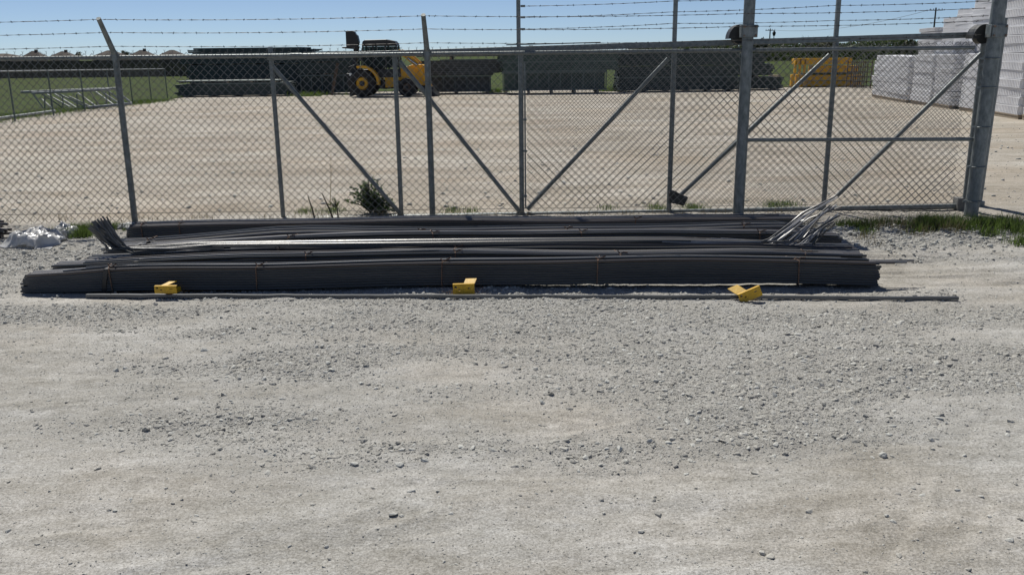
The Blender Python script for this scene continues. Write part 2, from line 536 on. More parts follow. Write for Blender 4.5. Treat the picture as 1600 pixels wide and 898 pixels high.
# ------------------------------------------------------------------ loose stones
ICO = np.array([(0, -.526, .851), (0, .526, .851), (0, -.526, -.851), (0, .526, -.851), (.851, 0, .526), (.851, 0, -.526),
                (-.851, 0, .526), (-.851, 0, -.526), (.526, .851, 0), (-.526, .851, 0), (.526, -.851, 0), (-.526, -.851, 0)])
def hull_faces(pts):
    fs = []
    n = len(pts)
    for i in range(n):
        for j in range(i + 1, n):
            for k in range(j + 1, n):
                nn = np.cross(pts[j] - pts[i], pts[k] - pts[i])
                d = (pts - pts[i]) @ nn
                if (d < 1e-6).all():
                    fs.append((i, j, k))
                elif (d > -1e-6).all():
                    fs.append((i, k, j))
    return np.array(fs)
ICO_F = hull_faces(ICO)

def stones_mesh(name, x, y, size, sink=0.25, flat=(0.4, 0.8)):
    n = len(x)
    base = ICO[None] * (1 + rng.uniform(-0.28, 0.28, (n, 12, 1)))
    base = base * np.stack([rng.uniform(0.8, 1.35, n), rng.uniform(0.6, 1.0, n), rng.uniform(flat[0], flat[1], n)], 1)[:, None, :]
    ti = rng.normal(0, 0.22, n)
    c, s = np.cos(ti)[:, None], np.sin(ti)[:, None]
    bx, bz = base[..., 0] * c - base[..., 2] * s, base[..., 0] * s + base[..., 2] * c
    a = rng.uniform(0, 6.283, n)
    c, s = np.cos(a)[:, None], np.sin(a)[:, None]
    px, py = bx * c - base[..., 1] * s, bx * s + base[..., 1] * c
    z = height(x, y)
    Vv = np.stack([x[:, None] + px * size[:, None], y[:, None] + py * size[:, None], (z + size * sink)[:, None] + bz * size[:, None]], 2)
    Fv = ICO_F[None] + (np.arange(n) * 12)[:, None, None]
    return np_mesh(name, Vv.reshape(-1, 3), Fv.reshape(-1, 3))

def scatter(n, y0, y1, power, bias=0.03, ypow=1.0):
    """keep n points, denser where the surface is loose"""
    ox, oy = [], []
    tot = 0
    while tot < n:
        m = n * 3
        y = y0 + (y1 - y0) * rng.uniform(0, 1, m) ** ypow
        x = rng.uniform(-1, 1, m) * (0.62 * y + 1.0)
        keep = rng.uniform(0, 1, m) < (bias + gravelness(x, y) ** power)
        keep &= rng.uniform(0, 1, m) < (0.62 * y + 1.0) / (0.62 * y1 + 1.0)
        ox.append(x[keep]); oy.append(y[keep]); tot += keep.sum()
    return np.concatenate(ox)[:n], np.concatenate(oy)[:n]

def inst_stone_mat():
    m = mat('limestone_chips', (0.56, 0.555, 0.525), (0.48, 0.475, 0.445), 25, 0.85, 0, 0.4, 80, spec=0.2)
    n, l = m.node_tree.nodes, m.node_tree.links
    b = n['Principled BSDF']
    src = b.inputs['Base Color'].links[0].from_socket
    oi = n.new('ShaderNodeObjectInfo')
    rp = n.new('ShaderNodeValToRGB')
    rp.color_ramp.elements[0].color = (0.62, 0.61, 0.60, 1)
    rp.color_ramp.elements[1].color = (1.22, 1.22, 1.20, 1)
    for pos, c in ((0.25, (0.84, 0.82, 0.79, 1)), (0.6, (1.0, 0.97, 0.92, 1)), (0.85, (1.1, 1.1, 1.08, 1))):
        e = rp.color_ramp.elements.new(pos); e.color = c
    l.new(oi.outputs['Random'], rp.inputs[0])
    mx = n.new('ShaderNodeMix'); mx.data_type = 'RGBA'; mx.blend_type = 'MULTIPLY'; mx.inputs[0].default_value = 1.0
    l.new(src, mx.inputs[6]); l.new(rp.outputs[0], mx.inputs[7])
    l.new(mx.outputs[2], b.inputs['Base Color'])
    return m
M['chips'] = inst_stone_mat()

def stone_nodes():
    """one small faceted stone placed on every point, sized and turned by the point's own attributes"""
    ng = bpy.data.node_groups.new('stone_scatter', 'GeometryNodeTree')
    ng.interface.new_socket('Geometry', in_out='INPUT', socket_type='NodeSocketGeometry')
    ng.interface.new_socket('Geometry', in_out='OUTPUT', socket_type='NodeSocketGeometry')
    n, l = ng.nodes, ng.links
    gi, go = n.new('NodeGroupInput'), n.new('NodeGroupOutput')
    ico = n.new('GeometryNodeMeshIcoSphere'); ico.inputs['Radius'].default_value = 1.0; ico.inputs['Subdivisions'].default_value = 1
    # knock the sphere out of round so that no stone is regular
    sp = n.new('GeometryNodeSetPosition')
    nz = n.new('ShaderNodeTexWhiteNoise'); nz.noise_dimensions = '3D'
    pos = n.new('GeometryNodeInputPosition')
    l.new(pos.outputs[0], nz.inputs['Vector'])
    sc = n.new('ShaderNodeVectorMath'); sc.operation = 'SCALE'; sc.inputs['Scale'].default_value = 0.55
    sb = n.new('ShaderNodeVectorMath'); sb.operation = 'SUBTRACT'; sb.inputs[1].default_value = (0.5, 0.5, 0.5)
    l.new(nz.outputs['Color'], sb.inputs[0]); l.new(sb.outputs[0], sc.inputs[0]); l.new(sc.outputs[0], sp.inputs['Offset'])
    l.new(ico.outputs[0], sp.inputs['Geometry'])
    sm = n.new('GeometryNodeSetMaterial'); sm.inputs['Material'].default_value = M['chips']
    l.new(sp.outputs[0], sm.inputs['Geometry'])
    ip = n.new('GeometryNodeInstanceOnPoints')
    l.new(gi.outputs[0], ip.inputs['Points']); l.new(sm.outputs[0], ip.inputs['Instance'])
    for nm, inp in (('stone_turn', 'Rotation'), ('stone_size', 'Scale')):
        at = n.new('GeometryNodeInputNamedAttribute'); at.data_type = 'FLOAT_VECTOR'; at.inputs['Name'].default_value = nm
        l.new(at.outputs[0], ip.inputs[inp])
    l.new(ip.outputs[0], go.inputs[0])
    return ng
STONE_NG = stone_nodes()
def gravel(name, label, n, y0, y1, power, bias, r0, spread, rmax, sink, flat):
    x, y = scatter(n, y0, y1, power, bias)
    r = np.minimum(r0 * np.exp(rng.exponential(spread, len(x))), rmax)
    me = bpy.data.meshes.new(name)
    me.vertices.add(len(x))
    me.vertices.foreach_set('co', np.stack([x, y, height(x, y) + r * sink], 1).astype(np.float32).ravel())
    a = me.attributes.new('stone_turn', 'FLOAT_VECTOR', 'POINT')
    a.data.foreach_set('vector', np.stack([rng.normal(0, .3, n), rng.normal(0, .3, n), rng.uniform(0, 6.283, n)], 1).astype(np.float32).ravel())
    a = me.attributes.new('stone_size', 'FLOAT_VECTOR', 'POINT')
    a.data.foreach_set('vector', (r[:, None] * np.stack([rng.uniform(.8, 1.4, n), rng.uniform(.6, 1, n), rng.uniform(*flat, n)], 1)).astype(np.float32).ravel())
    o = stuff(link(name, me, 'chips'))
    md = o.modifiers.new('scatter', 'NODES'); md.node_group = STONE_NG
    o['label'] = label
gravel('gravel', 'packed patches of crushed limestone in front of the pile', 190000, 2.6, 9.8, 2.2, 0.012, 0.0034, 0.40, 0.021, 0.08, (0.35, 0.65))
gravel('loose_gravel', 'loose limestone chips strewn over the packed dust', 15000, 2.4, 8.0, 1.0, 0.40, 0.0030, 0.40, 0.012, 0.06, (0.4, 0.8))
gravel('fine_gravel', 'fine limestone grit between the larger stones', 90000, 2.4, 6.5, 0.8, 0.30, 0.0017, 0.35, 0.005, 0.1, (0.4, 0.8))
# rubble heaps by the fence and chips in the yard
n = 2600
x = rng.uniform(2.7, 7.0, n); y = 8.7 + rng.normal(0, 0.42, n)
x2 = rng.uniform(-7.2, -3.1, 1100); y2 = 8.0 + rng.normal(0, 0.75, 1100)
x, y = np.concatenate([x, x2]), np.concatenate([y, y2])
s = np.minimum(0.008 * np.exp(rng.exponential(0.36, len(x))), 0.032)
stuff(link('rubble', stones_mesh('rubble', x, y, s, 0.35), 'stone'))['label'] = 'grey limestone rubble heaped along the foot of the fence'
n = 7000
y = 10.6 + 26 * rng.uniform(0, 1, n) ** 1.4
x = rng.uniform(-1, 1, n) * (0.62 * y)
k = x > -13.5
x, y = x[k], y[k]
s = np.minimum(0.006 * np.exp(rng.exponential(0.45, len(x))), 0.032)
stuff(link('yard_gravel', stones_mesh('yard_gravel', x, y, s, 0.2), 'stone'))['label'] = 'scattered stone chips on the yard beyond the fence'

# single larger rocks that can be told apart
def rock_mesh(seed, r):
    import bmesh
    bm = bmesh.new()
    bmesh.ops.create_icosphere(bm, subdivisions=2, radius=1.0)
    rs = np.random.default_rng(seed)
    pl = rs.normal(0, 1, (9, 3)); pl /= np.linalg.norm(pl, axis=1)[:, None]
    dd = rs.uniform(0.55, 0.9, 9)
    for v in bm.verts:
        p = np.array(v.co)
        for q, d in zip(pl, dd):
            e = p @ q
            if e > d:
                p = p - q * (e - d)
        p = p * (1 + rs.uniform(-0.04, 0.04))
        v.co = Vector((p[0] * 1.15, p[1] * 0.85, p[2] * 0.68)) * r
    me = bpy.data.meshes.new('rock')
    bm.to_mesh(me); bm.free()
    return me
ROCKS = [(968, 703, 7, 'dark-sided rock standing alone left of the rock pair in the right foreground'), (1380, 711, 8, 'flat pale rock lying alone in the right foreground, biggest there'),
         (1015, 692, 6, 'left rock of the pair on the gravel right of centre'), (1045, 694, 6, 'right rock of the pair on the gravel right of centre'),
         (1165, 679, 6, 'left rock of the cluster of three right of centre'), (1195, 676, 5, 'right rock of the cluster of three right of centre'), (1181, 685, 5, 'nearest rock of the cluster of three right of centre'),
         (1455, 686, 5, 'dark rock above the pale flat rock at far right'), (1507, 710, 4, 'small pale rock right of the biggest flat rock'),
         (948, 598, 5, 'left of two rocks on the gravel patch below the middle bracket'), (1025, 596, 5, 'right of two rocks on the gravel patch below the middle bracket'),
         (512, 570, 6, 'grey rock on the gravel left of centre, biggest on that side'), (621, 605, 4, 'small rock just right of and nearer than the grey rock left of centre'),
         (442, 579, 4, 'small rock just left of the grey rock left of centre'), (510, 852, 4, 'small rock in the dust near the bottom edge, left of centre'),
         (1385, 812, 4, 'small rock in the dust near the bottom right'), (62, 499, 4, 'small dark rock near the left edge in front of the pile'), (1122, 690, 4, 'small rock between the rock pair and the cluster of three')]
for i, (px, py, rp, lab) in enumerate(ROCKS):
    q = G(px, py)
    d = math.hypot(q.y, CAM_H)
    r = rp / F_PX * d * 0.95
    o = link('rock', rock_mesh(100 + i, r), 'stone', at=(q.x, q.y, hz(q.x, q.y) + r * 0.22))
    o.rotation_euler = (random.uniform(-.3, .3), random.uniform(-.3, .3), random.uniform(0, 6))
    tag(o, lab, 'rock', 'larger loose rocks on the gravel')

# ------------------------------------------------------------------ chain link fence, gate and posts
FY, GY = 9.95, 10.17
RAIL_Z = 1.79

def chain_mesh(name, x0, x1, y, z0, z1, w=0.0845, r=0.0032, parent=None, sag=0.004, twist=True, sides=4, mt='wire', place=None):
    h = w
    nw = int((x1 - x0) / (w / 2))
    ns = int(round((z1 - z0) / (h / 2)))
    hh = (z1 - z0) / ns
    i = np.arange(nw)[:, None]
    j = np.arange(ns + 1)[None, :]
    X = x0 + (i + ((i + j) % 2)) * (w / 2)
    Z = z0 + j * hh + 0 * i
    Y = y + np.where((i + j) % 2 == 0, 0.0016, -0.0016)
    wobx = 0.006 * fbm(X / 0.6, Z / 0.5, 2, 3)
    woby = 0.018 * fbm(X / 1.1, Z / 0.8, 2, 4)
    X = X + wobx; Y = Y + woby * np.sin(np.pi * np.clip((Z - z0) / (z1 - z0), 0, 1))
    pts = np.stack([X, Y, Z], 2)
    offs = []
    for k in range(sides):
        a = 2 * math.pi * (k + .5) / sides
        offs.append((math.cos(a) * r * 1.2, math.sin(a) * r, 0))
    offs = np.array(offs)
    Vv = pts[:, :, None, :] + offs[None, None]
    Vv[:, :, :, 2] += 0
    nV = Vv.reshape(-1, 3)
    if place is not None:
        nV = place(nV)
    ids = np.arange(nw * (ns + 1) * sides).reshape(nw, ns + 1, sides)
    a = ids[:, :-1, :]; b = ids[:, 1:, :]
    Fq = np.stack([a, np.roll(a, -1, 2), np.roll(b, -1, 2), b], 3).reshape(-1, 4)
    me = np_mesh(name, nV, Fq)
    return stuff(link(name, me, mt, parent))

def barbed(parent, pts, mt='barb', r=0.0021, step=0.125, name='barbed_wire'):
    """two twisted strands with four-point barbs, following the given points"""
    mb = MB()
    pts = [Vector(p) for p in pts]
    seg = []
    for a, b in zip(pts[:-1], pts[1:]):
        L = (b - a).length
        k = max(2, int(L / 0.06))
        for t in range(k):
            u = t / k
            q = a.lerp(b, u)
            q.z -= 0.018 * 4 * u * (1 - u) * (L / 3.3)
            seg.append(q)
    seg.append(pts[-1])
    for ph in (0, math.pi):
        mb.tube([q + Vector((0, math.cos(i * 1.3 + ph) * r * .9, math.sin(i * 1.3 + ph) * r * .9 + random.uniform(-.001, .001))) for i, q in enumerate(seg)], r, 3, False)
    d = 0.0
    last = seg[0]
    nxt = 0.05
    for q in seg[1:]:
        d += (q - last).length
        last = q
        if d > nxt:
            nxt += step * random.uniform(0.9, 1.1)
            for _ in range(2):
                v = Vector((random.uniform(-.6, .6), random.uniform(-1, 1), random.uniform(-1, 1))).normalized() * 0.014
                mb.tube([q - v, q + v], [0.0016, 0.0016], 3, False)
            mb.tube([q - Vector((0.008, 0, 0)), q + Vector((0.008, 0, 0))], r * 1.9, 5, False)
    return mb.build(name, mt, parent)

def tube_obj(name, pts, r, m, parent, sides=14, smooth=True):
    mb = MB()
    mb.tube(pts, r, sides)
    return mb.build(name, m, parent, smooth)

fence = tag(empty('chain_link_fence', (0, 0, 0)), 'galvanised chain-link fence with barbed-wire arms standing behind the rebar pile', 'fence')
post_x = [-7.55, P(211, 345, FY).x, P(676, 337, FY).x]
ARM_UP, ARM_OUT = 0.365, 0.30
for x in post_x:
    p = tube_obj('post', [(x, FY, hz(x, FY) - 0.05), (x, FY, RAIL_Z + 0.05)], 0.0335, 'galv_post', fence)
    mb = MB()
    a = Vector((x, FY, RAIL_Z + 0.02)); b = Vector((x, FY - ARM_OUT, RAIL_Z + 0.03 + ARM_UP))
    mb.tube([a, a.lerp(b, .12), b], [0.040, 0.030, 0.024], 10)
    mb.build('barb_arm', 'galv_post', p, True)
    mb = MB()
    mb.tube([(x, FY, RAIL_Z - 0.03), (x, FY, RAIL_Z + 0.035)], 0.047, 14)
    mb.build('post_cap', 'galv_post', p, True)
    for zz in (0.35, 0.75, 1.15, 1.5):
        mb = MB()
        mb.tube([(x + 0.041 * math.cos(t), FY + 0.041 * math.sin(t), zz) for t in np.linspace(0, 6.283, 13)], 0.003, 4, False)
        mb.build('tie_wire', 'wire', p)
rail_pts = [(-8.0, FY, RAIL_Z + 0.002), (-2.0, FY, RAIL_Z), (2.0, FY, RAIL_Z + .004), (4.98, FY - .06, RAIL_Z + 0.006)]
tube_obj('top_rail', rail_pts, 0.0215, 'galv', fence)
for x in (-5.6, -2.3, 1.3, 3.9):
    mb = MB()
    mb.tube([(x - 0.06, FY, RAIL_Z + .002), (x + 0.06, FY, RAIL_Z + .002)], 0.0245, 12)
    mb.build('rail_sleeve', 'galv', fence, True)
chain_mesh('wire_mesh', -7.9, 4.95, FY - 0.041, 0.0, RAIL_Z + 0.045, parent=fence)
mb = MB()
w = 0.0845
for k in range(int(12.85 / w)):          # twisted top selvage
    x = -7.9 + (k + .5) * w + 0.02
    z = RAIL_Z + 0.043
    mb.tube([(x, FY - .041, z - .004), (x, FY - .041, z + .02)], 0.0026, 4, False)
    mb.tube([(x, FY - .041, z + .018), (x - .010, FY - .041, z + .034)], 0.0018, 3, False)
    mb.tube([(x, FY - .041, z + .018), (x + .010, FY - .041, z + .034)], 0.0018, 3, False)
stuff(mb.build('twisted_selvage', 'wire', fence))
tube_obj('tension_wire', [(-7.9, FY - .045, 0.10), (-1, FY - .045, 0.105), (4.95, FY - .045, 0.115)], 0.0025, 'wire', fence, 5)
for fr in (0.97, 0.62, 0.24):
    zz, yy = RAIL_Z + 0.03 + ARM_UP * fr, FY - ARM_OUT * fr
    pts = [(-8.0, yy, zz)] + [(x, yy, zz) for x in post_x[1:]] + [(2.50, FY - .12 - .1 * fr, zz - .01), (5.0, FY - .14, zz + .02)]
    barbed(fence, pts)
rl = MB()
rl.tube([P(1158, 219, 9.9), P(1526, 217.5, 9.86)], 0.021, 12)
rl.build('middle_rail', 'galv', fence, True)

# sliding gate, rolled open behind the fence
gate = tag(empty('sliding_gate', (0, 0, 0)), 'long galvanised sliding gate with diagonal braces, rolled open behind the fence', 'gate')
def gp(px, py, dy=0.0):
    return P(px, py, GY + dy)
stiles = [((421, 74), (444, 341), .026), ((616, 84), (628, 340), .026), ((812, 82), (817, 336), .028), ((1053, 70), (1046, 332), .028),
          ((1302, 66), (1291, 327), .028), ((1536, 62), (1508, 321), .028)]
for (a, b, r) in stiles:
    A, B = gp(*a), gp(*b)
    B = Vector(((A.x + B.x) / 2, B.y, B.z)); A.x = B.x
    tube_obj('upright', [B, A], r, 'galv', gate)
for (a, b, r) in [((424, 102), (627, 336), .024), ((624, 96), (812, 331), .024), ((1044, 92), (824, 327), .024), ((1296, 86), (1060, 308), .024), ((1533, 84), (1308, 306), .024)]:
    tube_obj('brace', [gp(*a), gp(*b)], r, 'galv', gate)
mb = MB()
mb.bar(gp(418, 90), gp(1532, 54.5), 0.07, 0.062)
o = mb.build('top_track', 'galv', gate)
bv = o.modifiers.new('bevel', 'BEVEL'); bv.width = 0.006; bv.segments = 2
tube_obj('bottom_rail', [gp(440, 343), gp(800, 336), gp(1150, 329.5), gp(1512, 322)], 0.032, 'galv', gate)
X0, X1 = gp(823, 330).x, gp(1526, 330).x
chain_mesh('wire_mesh', X0 + .01, X1 - .01, GY - 0.036, 0.085, 1.86, w=0.0845, parent=gate)
mb = MB()
for px0, px1 in ((819, 822), (1531, 1504)):
    a, b = gp(px0, 97, -.03), gp(px1, 326, -.03)
    a.x = b.x = (a.x + b.x) / 2
    mb.bar(a, b, 0.017, 0.006, (0, 1, 0))
    mb.build('tension_bar', 'galv', gate)
    mb = MB()
for px, py in ((819, 187), (820, 236), (820, 306)):
    q = gp(px, py, -.03)
    mb = MB()
    mb.box(q, (0.055, 0.05, 0.022))
    mb.build('tension_band', 'galv', gate)
mb = MB()
q = gp(1058, 310, -.04)
mb.prism([(-.10, .07), (-.05, .095), (.07, .035), (.125, .015), (.075, -.085), (-.02, -.06), (-.085, -.05)], -.03, .03)
o = mb.build('latch_box', mat('weathered_latch', (0.075, 0.08, 0.08), (0.04, 0.035, 0.03), 14, 0.7, 0.3, 0.6, 25), gate, at=q)
bv = o.modifiers.new('bevel', 'BEVEL'); bv.width = 0.008; bv.segments = 2
# uprights carrying the gate's own barbed wire
up = []
for px, pt in ((810.5, 0), (1053, -14), (1304, -26)):
    a = gp(px, 84); b = gp(px, pt)
    b.x = a.x
    up.append(b.x)
    mb = MB()
    mb.bar(a, b, 0.045, 0.045, (0, 1, 0))
    o = mb.build('barb_upright', 'galv', gate)
    bv = o.modifiers.new('bevel', 'BEVEL'); bv.width = 0.004; bv.segments = 2
for (y0, y1, y2, y3) in ((10, 2, -6, -14), (27.5, 19, 9, 2), (46, 37, 32.5, 25)):
    barbed(gate, [gp(818, y0), gp(1052, y1), gp(1303, y2), gp(1545, y3)])
for py in (10, 27.5, 46):
    mb = MB()
    mb.box(gp(817, py), (0.05, 0.03, 0.022))
    mb.build('wire_clamp', 'galv', gate)

def gate_post(label, bx, by, r, ztop, roller=True, lean=0.0):
    z0 = hz(bx, by)
    g = tag(empty('gate_post', (bx, by, z0)), label, 'gate post', 'round posts that carry the sliding gate')
    mb = MB()
    mb.tube([(0, 0, -.05), (lean * .5, 0, ztop * .5), (lean, 0, ztop)], r, 24)
    mb.build('post', 'galv_post', g, True)
    return g
def roller(g, zc, r, lean, side=-1):
    """clamp band round the post, bolts, bracket and half-round guard over the roller wheel"""
    lx = lean * zc / 2.4
    for dz in (-.045, .045):
        mb = MB()
        mb.tube([(lx + (r + .008) * math.cos(t), (r + .008) * math.sin(t), zc + dz) for t in np.linspace(0, 6.283, 25)], 0.009, 6, False)
        mb.build('clamp_rod', 'rust_edge', g, True)
    mb = MB()
    mb.box((lx, -r - .012, zc), (0.16, 0.012, 0.13))
    mb.box((lx - .082, -r * .2, zc), (0.012, r * 1.6, 0.13))
    mb.box((lx + .082, -r * .2, zc), (0.012, r * 1.6, 0.13))
    o = mb.build('clamp_plate', 'galv_post', g)
    bv = o.modifiers.new('bevel', 'BEVEL'); bv.width = 0.004; bv.segments = 2
    for dx in (-.062, .062):
        for dz in (-.045, .045):
            mb = MB()
            mb.tube([(lx + dx, -r - .016, zc + dz), (lx + dx, -r - .034, zc + dz)], 0.011, 6)
            mb.build('nut', 'rust_edge', g)
    # guard: half cylinder with flat sides, axis along Y, over the track
    mb = MB()
    R_, t0 = 0.125, 0.165
    cx, cy, cz = lx - .06, r + .02, zc - .075
    n = 14
    outer = [(cx + R_ * math.cos(a), cz + R_ * 1.2 * math.sin(a)) for a in np.linspace(0, math.pi, n)]
    inner = [(cx + (R_ - .012) * math.cos(a), cz + (R_ * 1.2 - .012) * math.sin(a)) for a in np.linspace(math.pi, 0, n)]
    mb.prism(outer + inner, cy, cy + t0)
    mb.prism([(cx + R_ * .97 * math.cos(a), cz + R_ * 1.17 * math.sin(a)) for a in np.linspace(0, math.pi, n)], cy + .004, cy + .016)
    mb.build('roller_guard', 'black_rubber', g)
    mb = MB()
    mb.tube([(cx, cy + .03, cz + .02), (cx, cy + .13, cz + .02)], 0.075, 18)
    mb.build('roller_wheel', 'black_rubber', g, True)
q = G(1148, 333)
g1 = gate_post('thick round gate post with roller bracket standing mid-gate', q.x, 9.90, 0.060, 2.55)
roller(g1, P(1163, 50, 9.85).z, 0.060, 0.0)
q = P(1518, 337, 9.80)
g2 = gate_post('thick round gate post with roller bracket at the right end of the fence', q.x, 9.82, 0.073, 2.55, lean=.035)
roller(g2, P(1552, 46, 9.74).z, 0.073, .035)
q = P(1527, 322, 10.42)
g3 = gate_post('rear gate post standing just behind the rightmost roller post', q.x - .02, 10.42, 0.062, 2.12, lean=.035)
mb = MB(); mb.tube([(.01, 0, .0), (.01, 0, .055)], 0.085, 20); mb.build('foot_collar', 'galv_post', g3, True)
for zz in (0.17, 0.55, 0.98, 1.4, 1.7):
    mb = MB()
    mb.tube([(.035 * zz / 2.4 + .083 * math.cos(t), .083 * math.sin(t), zz) for t in np.linspace(0, 6.283, 21)], 0.006, 5, False)
    mb.box((-.09, -.02, zz), (0.05, 0.02, 0.018))
    mb.build('tension_band', 'galv', g2, True)
q = P(1499, 337, 10.17)
mb = MB(); mb.box((0, 0, .08), (.13, .12, .16))
o = mb.build('gate_stop_block', mat('concrete_block', (0.20, 0.20, 0.19), (0.13, 0.13, 0.125), 12, 0.9, 0, 0.4, 30), at=(q.x, 10.17, hz(q.x, 10.17) - .02))
tag(o, 'small grey block under the gate rail beside the right gate post', 'block')
#PART2

# ------------------------------------------------------------------ rebar pile
def Gz(px, py, z):
    d = sight(px, py)
    return Vector((0, 0, CAM_H)) + d * ((z - CAM_H) / d.z)

def droop(x, xl, xr, zb, dl=1.5, dr=0.9, lo=0.004):
    """height of the underside: carried by the dunnage in the middle, sagging to the ground past it"""
    zb = zb + 0.012 * math.sin(x * 1.15 + xl * 37) + 0.006 * math.sin(x * 2.7 + xl * 91)
    a = sstep(xl + 0.35, xl + 0.35 + dl, np.array(x)) if dl else 1.0
    b = 1 - 0.8 * sstep(xr - dr, xr + 0.1, np.array(x)) if dr else 1.0
    return float(lo + (zb - lo) * a * b)

BAR_R = 0.0105
def bundle(label, xl, xr, yf, W, Hh, zb=0.085, r=BAR_R, slope=0.0, dl=1.5, dr=0.9, mts=('rebar', 'rebar', 'rebar_rust'), ties=(), straps=(), longer=(), ragged=0.05, taper=0.0, bow=0.0, tops=('rebar_sunlit', 'rebar_sunlit', 'rebar_rust', 'rebar', 'rebar_sunlit', 'rebar_rust'), strays=3):
    root = tag(empty('rebar_bundle', ((xl + xr) / 2, yf + W / 2, 0)), label, 'rebar bundle', 'bundles of straight steel bars lying in the pile')
    ox, oy = (xl + xr) / 2, yf + W / 2
    nc = max(3, int(round(W / (2 * r * 1.03)))); nr = max(2, int(round(Hh / (2 * r * 0.97))))
    def cy(x):
        return yf + slope * (x - ox) + 0.014 * math.sin(x * 0.9 + xl * 53) + 0.006 * math.sin(x * 2.3 + xl * 17) + bow * math.sin((x - xl) / (xr - xl) * math.pi)
    def path(c, k, a, b, n, wob):
        ph = random.uniform(0, 6.28); ph2 = random.uniform(0, 6.28); am = random.uniform(.2, 1) * wob
        pts = []
        for i in range(n):
            x = a + (b - a) * i / (n - 1)
            u = sstep(xl + 0.9, xl, np.array(x)) * taper
            zz = droop(x, xl, xr, zb, dl, dr) + r + k * 2 * r * 0.97
            yy = cy(x) + r + c * W / nc
            zz -= float(u) * k * r * 0.9
            yy += am * math.sin(x * 1.7 + ph) + am * .5 * math.sin(x * 4.1 + ph2)
            zz += am * 0.35 * math.sin(x * 2.3 + ph2)
            pts.append((x - ox, yy - oy, zz))
        return pts
    inner = MB()
    for k in range(nr):
        for c in range(nc):
            a = xl + abs(random.gauss(0, ragged)) + 0.10 * taper * (k / nr) ** 2
            b = xr - abs(random.gauss(0, ragged))
            if k == nr - 1 or c == 0:
                mb = MB()
                if (k == nr - 1) and c in longer:
                    b = xr + longer[c] if isinstance(longer, dict) else b
                lift = random.uniform(-.002, .007) if k == nr - 1 else 0.0
                mb.tube([(p[0], p[1], p[2] + lift) for p in path(c, k, a, b, 22, 0.0028 if k == nr - 1 else 0.001)], r * random.uniform(.93, 1.05), 6)
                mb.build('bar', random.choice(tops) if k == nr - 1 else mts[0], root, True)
            else:
                inner.tube(path(c, k, a, b, 12, 0.001), r, 4)
    stuff(inner.build('inner_bars', mts[0], root))
    for k in range(strays):                     # odd bars riding on top of the layer
        c0, c1 = random.uniform(0, nc - 1.2), random.uniform(0, nc - 1.2)
        a, b = xl + random.uniform(.1, .5), xr - random.uniform(.05, .5)
        p0, p1 = path(c0, nr - 1, a, b, 22, .004), path(c1, nr - 1, a, b, 22, .004)
        pts = [(q0[0], q0[1] + (q1[1] - q0[1]) * i / 21, q0[2] + r * 1.55) for i, (q0, q1) in enumerate(zip(p0, p1))]
        mb = MB(); mb.tube(pts, r * .95, 6)
        mb.build('bar', random.choice(('rebar_sunlit', 'rebar_rust', 'rebar_sunlit', 'rebar')), root, True)
    zt = nr * 2 * r * 0.97
    for x in ties:
        mb = MB()
        z0 = droop(x, xl, xr, zb, dl, dr); y0 = cy(x)
        lean = random.uniform(-.06, .06)
        loop = [(x, y0 - .004, z0 - .003), (x + lean * .1, y0 - .005, z0 + zt * .5), (x + lean * .2, y0 - .004, z0 + zt + .004), (x + lean, y0 + W * .5, z0 + zt + .007), (x + lean * 1.5, y0 + W + .004, z0 + zt + .003), (x + lean, y0 + W + .004, z0), (x, y0 - .004, z0 - .003)]
        mb.tube([(p[0] - ox, p[1] - oy, p[2]) for p in loop], 0.0048, 5, False)
        e = Vector((x + lean * .3 - ox, y0 + .03 - oy, z0 + zt + .008))
        for s in (-1, 1):
            mb.tube([e, e + Vector((.02 * s + .012, .01, .012)), e + Vector((.038 * s + .02, -.012 * s, .010 + random.uniform(0, .018)))], 0.0050, 5, False)
        mb.build('wire_tie', 'tie', root)
    for x in straps:
        z0 = droop(x, xl, xr, zb, dl, dr); y0 = cy(x)
        mb = MB()
        pr = [(y0 - .005, z0), (y0 - .007, z0 + zt * .55), (y0 - .003, z0 + zt + .003), (y0 + W * .5, z0 + zt + .010), (y0 + W + .004, z0 + zt + .003), (y0 + W + .004, z0)]
        for j, ((ya, za), (yb_, zb_)) in enumerate(zip(pr[:-1], pr[1:])):
            xa, xb = x + .02 * j, x + .02 * (j + 1)
            mb.bar((xa - ox, ya - oy, za), (xb - ox, yb_ - oy, zb_), 0.003, 0.034, (1, 0, 0)) if False else mb.add(
                [(xa - .017 - ox, ya - oy, za), (xa + .017 - ox, ya - oy, za), (xb + .017 - ox, yb_ - oy, zb_), (xb - .017 - ox, yb_ - oy, zb_)], [(0, 1, 2, 3)])
        o = mb.build('steel_strap', 'strap', root)
        so = o.modifiers.new('solid', 'SOLIDIFY'); so.thickness = 0.003
    return root

ZT = 0.222
def yrow(py, z=ZT):
    return Gz(800, py, z).y
yA, yB, yC, yD2, yD1 = yrow(409), yrow(395), yrow(383.5), yrow(367.5), yrow(358)
def xa(px, py, z=0.2):
    return Gz(px, py, z).x
bundle('frontmost and largest rebar bundle resting on the yellow brackets', xa(44, 440, .06), xa(1368, 420, .12), yA, yrow(401.5) - yA, 0.178, zb=.030, slope=-0.015, ties=[xa(160, 425), xa(412, 406), xa(692, 404), xa(930, 405), xa(1243, 405)],
       straps=[xa(148, 424)], longer={2: .12, 3: .22, 5: .16, 6: .30, 8: .26, 9: .10}, ragged=0.02, taper=.55, dr=.5)
bundle('second rebar bundle from the front, its left end sticking out past the hooked bars', xa(122, 400, .1), xa(1320, 393, .1), yB, yrow(387.5) - yB, 0.165, zb=.045, slope=-0.012, ties=[xa(485, 395), xa(716, 385), xa(965, 388), xa(1250, 390)], straps=[xa(220, 395)], ragged=.03, taper=.4, dr=1.0)
